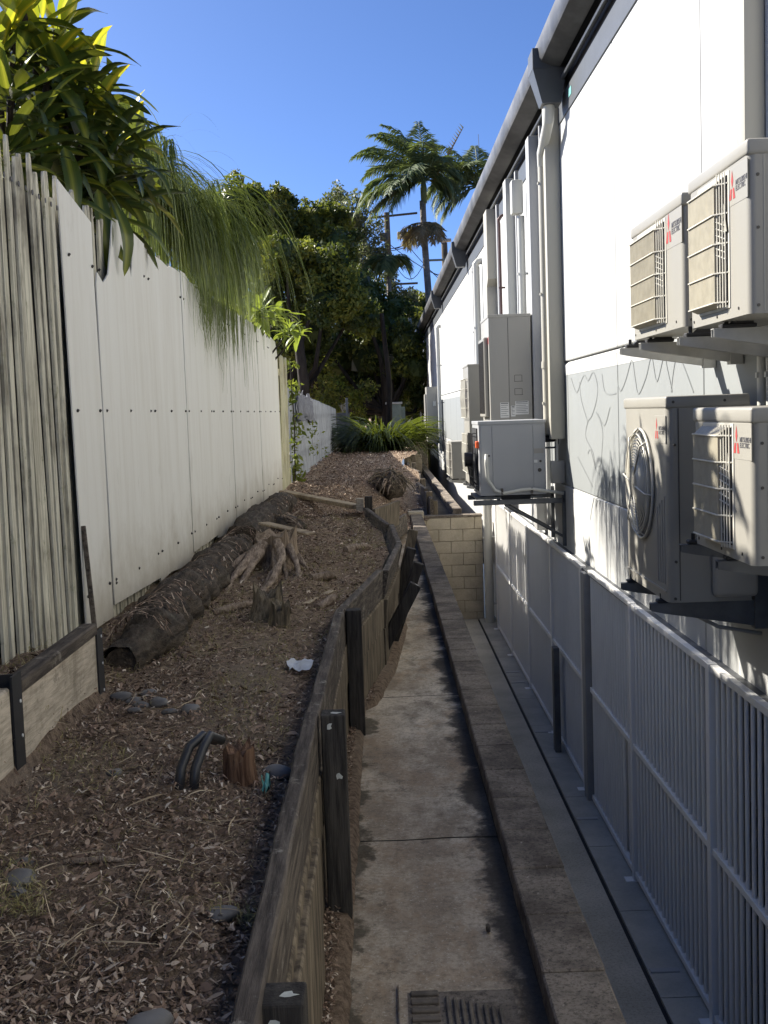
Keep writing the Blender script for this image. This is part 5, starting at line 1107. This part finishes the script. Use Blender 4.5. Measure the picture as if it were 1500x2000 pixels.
for (px, py), Y, n, yl in heads:
    c = onY(px, py, Y); c.x = min(c.x, -1.62) if py > 280 else c.x; rosette(dp, dinv, c, n, rn, 1., yellow=yl)
    G().tube([(-2.2 + rn.uniform(-.3, .3), 6.9 + rn.uniform(-.4, .4), -1.25), (c.x * .5 - 1.1, (Y + 6.9) / 2, c.z * .5), c], [.03, .025, .018], 7).obj('stem', M['trunk'], dp)
for (px, py, Y, az, el, me) in ((240, 430, 6.55, -35, -45, 5), (215, 410, 6.5, -60, -60, 4), (245, 440, 6.9, -80, -60, 5), (270, 330, 7.2, -20, -30, 4), (150, 330, 6.2, -60, -40, 5)):
    o = mkobj('leaf', lms[me], dp); o.matrix_parent_inverse = dinv; c = onY(px - 25, py - 40, Y); a_, e_ = R(az), R(el); yd = Vector((math.cos(a_) * math.cos(e_), math.sin(a_) * math.cos(e_), math.sin(e_))); xd = yd.cross(Vector((0, 0, 1))).normalized(); zd = xd.cross(yd)
    o.matrix_basis = Matrix.Translation(c) @ Matrix((xd, yd, zd)).transposed().to_4x4()
# a lush filler of smaller leaves deep in the plant
crown('inner_leaves', [(tuple(onY(60, 230, 7.3)), .42), (tuple(onY(150, 300, 7.5)), .35), (tuple(onY(20, 330, 7.0)), .35), (tuple(onY(200, 390, 7.8)), .28), (tuple(onY(90, 370, 7.2)), .3)], 1500, .09, M['leafA'], dp, 77)

# weeping grass-like plant
wp = thing('weeping_plant', (-2.3, 9.5, -1.25), 'fine leaved weeping plant drooping over the pale sheet fence', 'plant'); rn = random.Random(21)
G().tube([(-2.2, 9.6, -1.25), (-2.1, 9.4, .4), (-2.05, 9.2, 1.5)], [.09, .08, .06], 10).obj('stem', M['trunk'], wp)
V = []; F = []
def strand(p0, az, el, L, drop, w_, seg=11, k0=.0):
    pts = [Vector(p0)]; d = Vector((math.cos(az) * math.cos(el), math.sin(az) * math.cos(el), math.sin(el)))
    for i in range(seg): d = (d + Vector((rn.uniform(-.04, .04), rn.uniform(-.04, .04), -drop / seg))).normalized(); pts.append(pts[-1] + d * L / seg)
    b = len(V); sd = Vector((-math.sin(az + .5), math.cos(az + .5), rn.uniform(-.4, .4))).normalized()
    for i, p in enumerate(pts):
        if p.x > -1.5 and p.z < 1.08 and p.x < LX + .06: p.x = LX + .06 + rn.random() * .05
        u = i / seg; ww = w_ * (1 - u ** 3 * .85) / 2; V.append(tuple(p - sd * ww)); V.append(tuple(p + sd * ww))
    for i in range(seg): F.append((b + 2*i, b + 2*i + 1, b + 2*i + 3, b + 2*i + 2))
srcs = [((215, 210), 8.4, 150, .9), ((250, 270), 8.8, 300, .95), ((290, 320), 9.2, 420, 1.0), ((335, 365), 9.7, 520, 1.05), ((380, 385), 10.3, 560, 1.15), ((425, 405), 11.0, 520, 1.2), ((430, 470), 10.6, 280, .95), ((385, 440), 9.8, 240, .9), ((455, 440), 11.6, 260, 1.1), ((310, 400), 9.2, 360, .9)]
for (px, py), Y, n, L in srcs:
    c = onY(px, py, Y)
    for tf_ in range(int(n * 1.15 / 22)):
        az0 = rn.gauss(-.5, .7); el0 = rn.uniform(-.2, .85); c1 = c + Vector((rn.gauss(0, .10) - .08, rn.gauss(0, .24), rn.gauss(0, .10) - .03)); L1 = L * rn.uniform(.5, 1.35); dr = rn.uniform(3.2, 8.5)
        for i in range(22): strand(c1 + Vector((rn.gauss(0, .02), rn.gauss(0, .02), rn.gauss(0, .03))), az0 + rn.gauss(0, .22), el0 + rn.gauss(0, .16), L1 * rn.uniform(.55, 1.1), dr * rn.uniform(.75, 1.3), rn.choice((.004, .006, .009, .015)))
for k_ in range(16): c = onY(rn.uniform(230, 400), rn.uniform(230, 400), 9); strand(c, rn.uniform(-1.2, .3), rn.uniform(.2, .8), rn.uniform(.4, .7), rn.uniform(1.2, 2.4), .004)
tag(npmesh('blades', V, F, M['weep'], wp), kind='stuff')

# bright shrub behind the fence top and vines
bs = thing('bright_shrub', (-1.8, 14, -1.25), 'bright green leafy shrub poking over the far end of the pale sheets', 'shrub'); rn = random.Random(5); binv = parent_world(bs).inverted()
sm_l = [leaf_mesh(.34, .10, b, 30 + i, M['shrub']) for i, b in enumerate((.5, .9, 1.3))]
for (px, py), Y, n in (((500, 620), 13.5, 22), ((528, 628), 14.5, 26), ((562, 650), 15.8, 20), ((470, 600), 12.5, 16), ((545, 612), 15, 16), ((580, 655), 16.2, 14), ((515, 605), 14, 14)):
    c = onY(px, py, Y)
    for i in range(n):
        o = mkobj('leaf', rn.choice(sm_l), bs); o.matrix_parent_inverse = binv; az = rn.uniform(0, 6.28); el = rn.uniform(-.4, 1.2); yd = Vector((math.cos(az) * math.cos(el), math.sin(az) * math.cos(el), math.sin(el))); xd = yd.cross(Vector((0, 0, 1))).normalized(); zd = xd.cross(yd)
        o.matrix_basis = Matrix.Translation(c + Vector((rn.gauss(0, .03), rn.gauss(0, .1), rn.gauss(0, .03)))) @ Matrix((xd, yd, zd)).transposed().to_4x4() @ Matrix.Scale(rn.uniform(.6, 1.05), 4)
    G().tube([(-1.85, Y, -1.2), (-1.8, Y, .4), c], [.03, .02, .012], 6).obj('stem', M['trunk'], bs)
vn = thing('climbing_vine', (-1.40, 18.45, -1.1), 'green vine climbing the corner where the pale sheets end', 'vine'); blobs = []
rn = random.Random(6); blobs = [((-1.38 + rn.uniform(-.05, .05), 18.55 + rn.uniform(-.1, .25), z + rn.uniform(-.1, .1)), rn.uniform(.05, .13)) for z in (.8, .45, .3, .2, -.1, -.35, -.5, -.7, -.85, -1.0, -1.05) for _ in (0, 1)]
crown('leaves', blobs, 1300, .055, M['vine'], vn, 3); G().tube([(-1.39, 18.5, -1.1), (-1.37, 18.52, -.2), (-1.4, 18.5, .9)], [.012, .01, .006], 5).obj('stem', M['trunk'], vn)
vn2 = thing('climbing_vine', (-1.40, 21.5, -1.1), 'small patch of vine on the blue grey fence under the cloth', 'vine'); crown('leaves', [((-1.4, 22.6, -.35), .22), ((-1.4, 22.9, -.65), .15), ((-1.4, 28, -.9), .15)], 900, .05, M['vine'], vn2, 4)
# more hedge behind the left fence so nothing is empty there
hd = thing('garden_hedge', (-3.5, 24, -1.25), 'dark garden hedge behind the far grey fence', 'hedge'); rn = random.Random(9)
crown('foliage', [((-3.6 + rn.uniform(-.5, .5), 19 + k * 1.6, rn.uniform(-.6, .2)), rn.uniform(.6, .9)) for k in range(10)], 500, .12, M['leafA'], hd, 8)
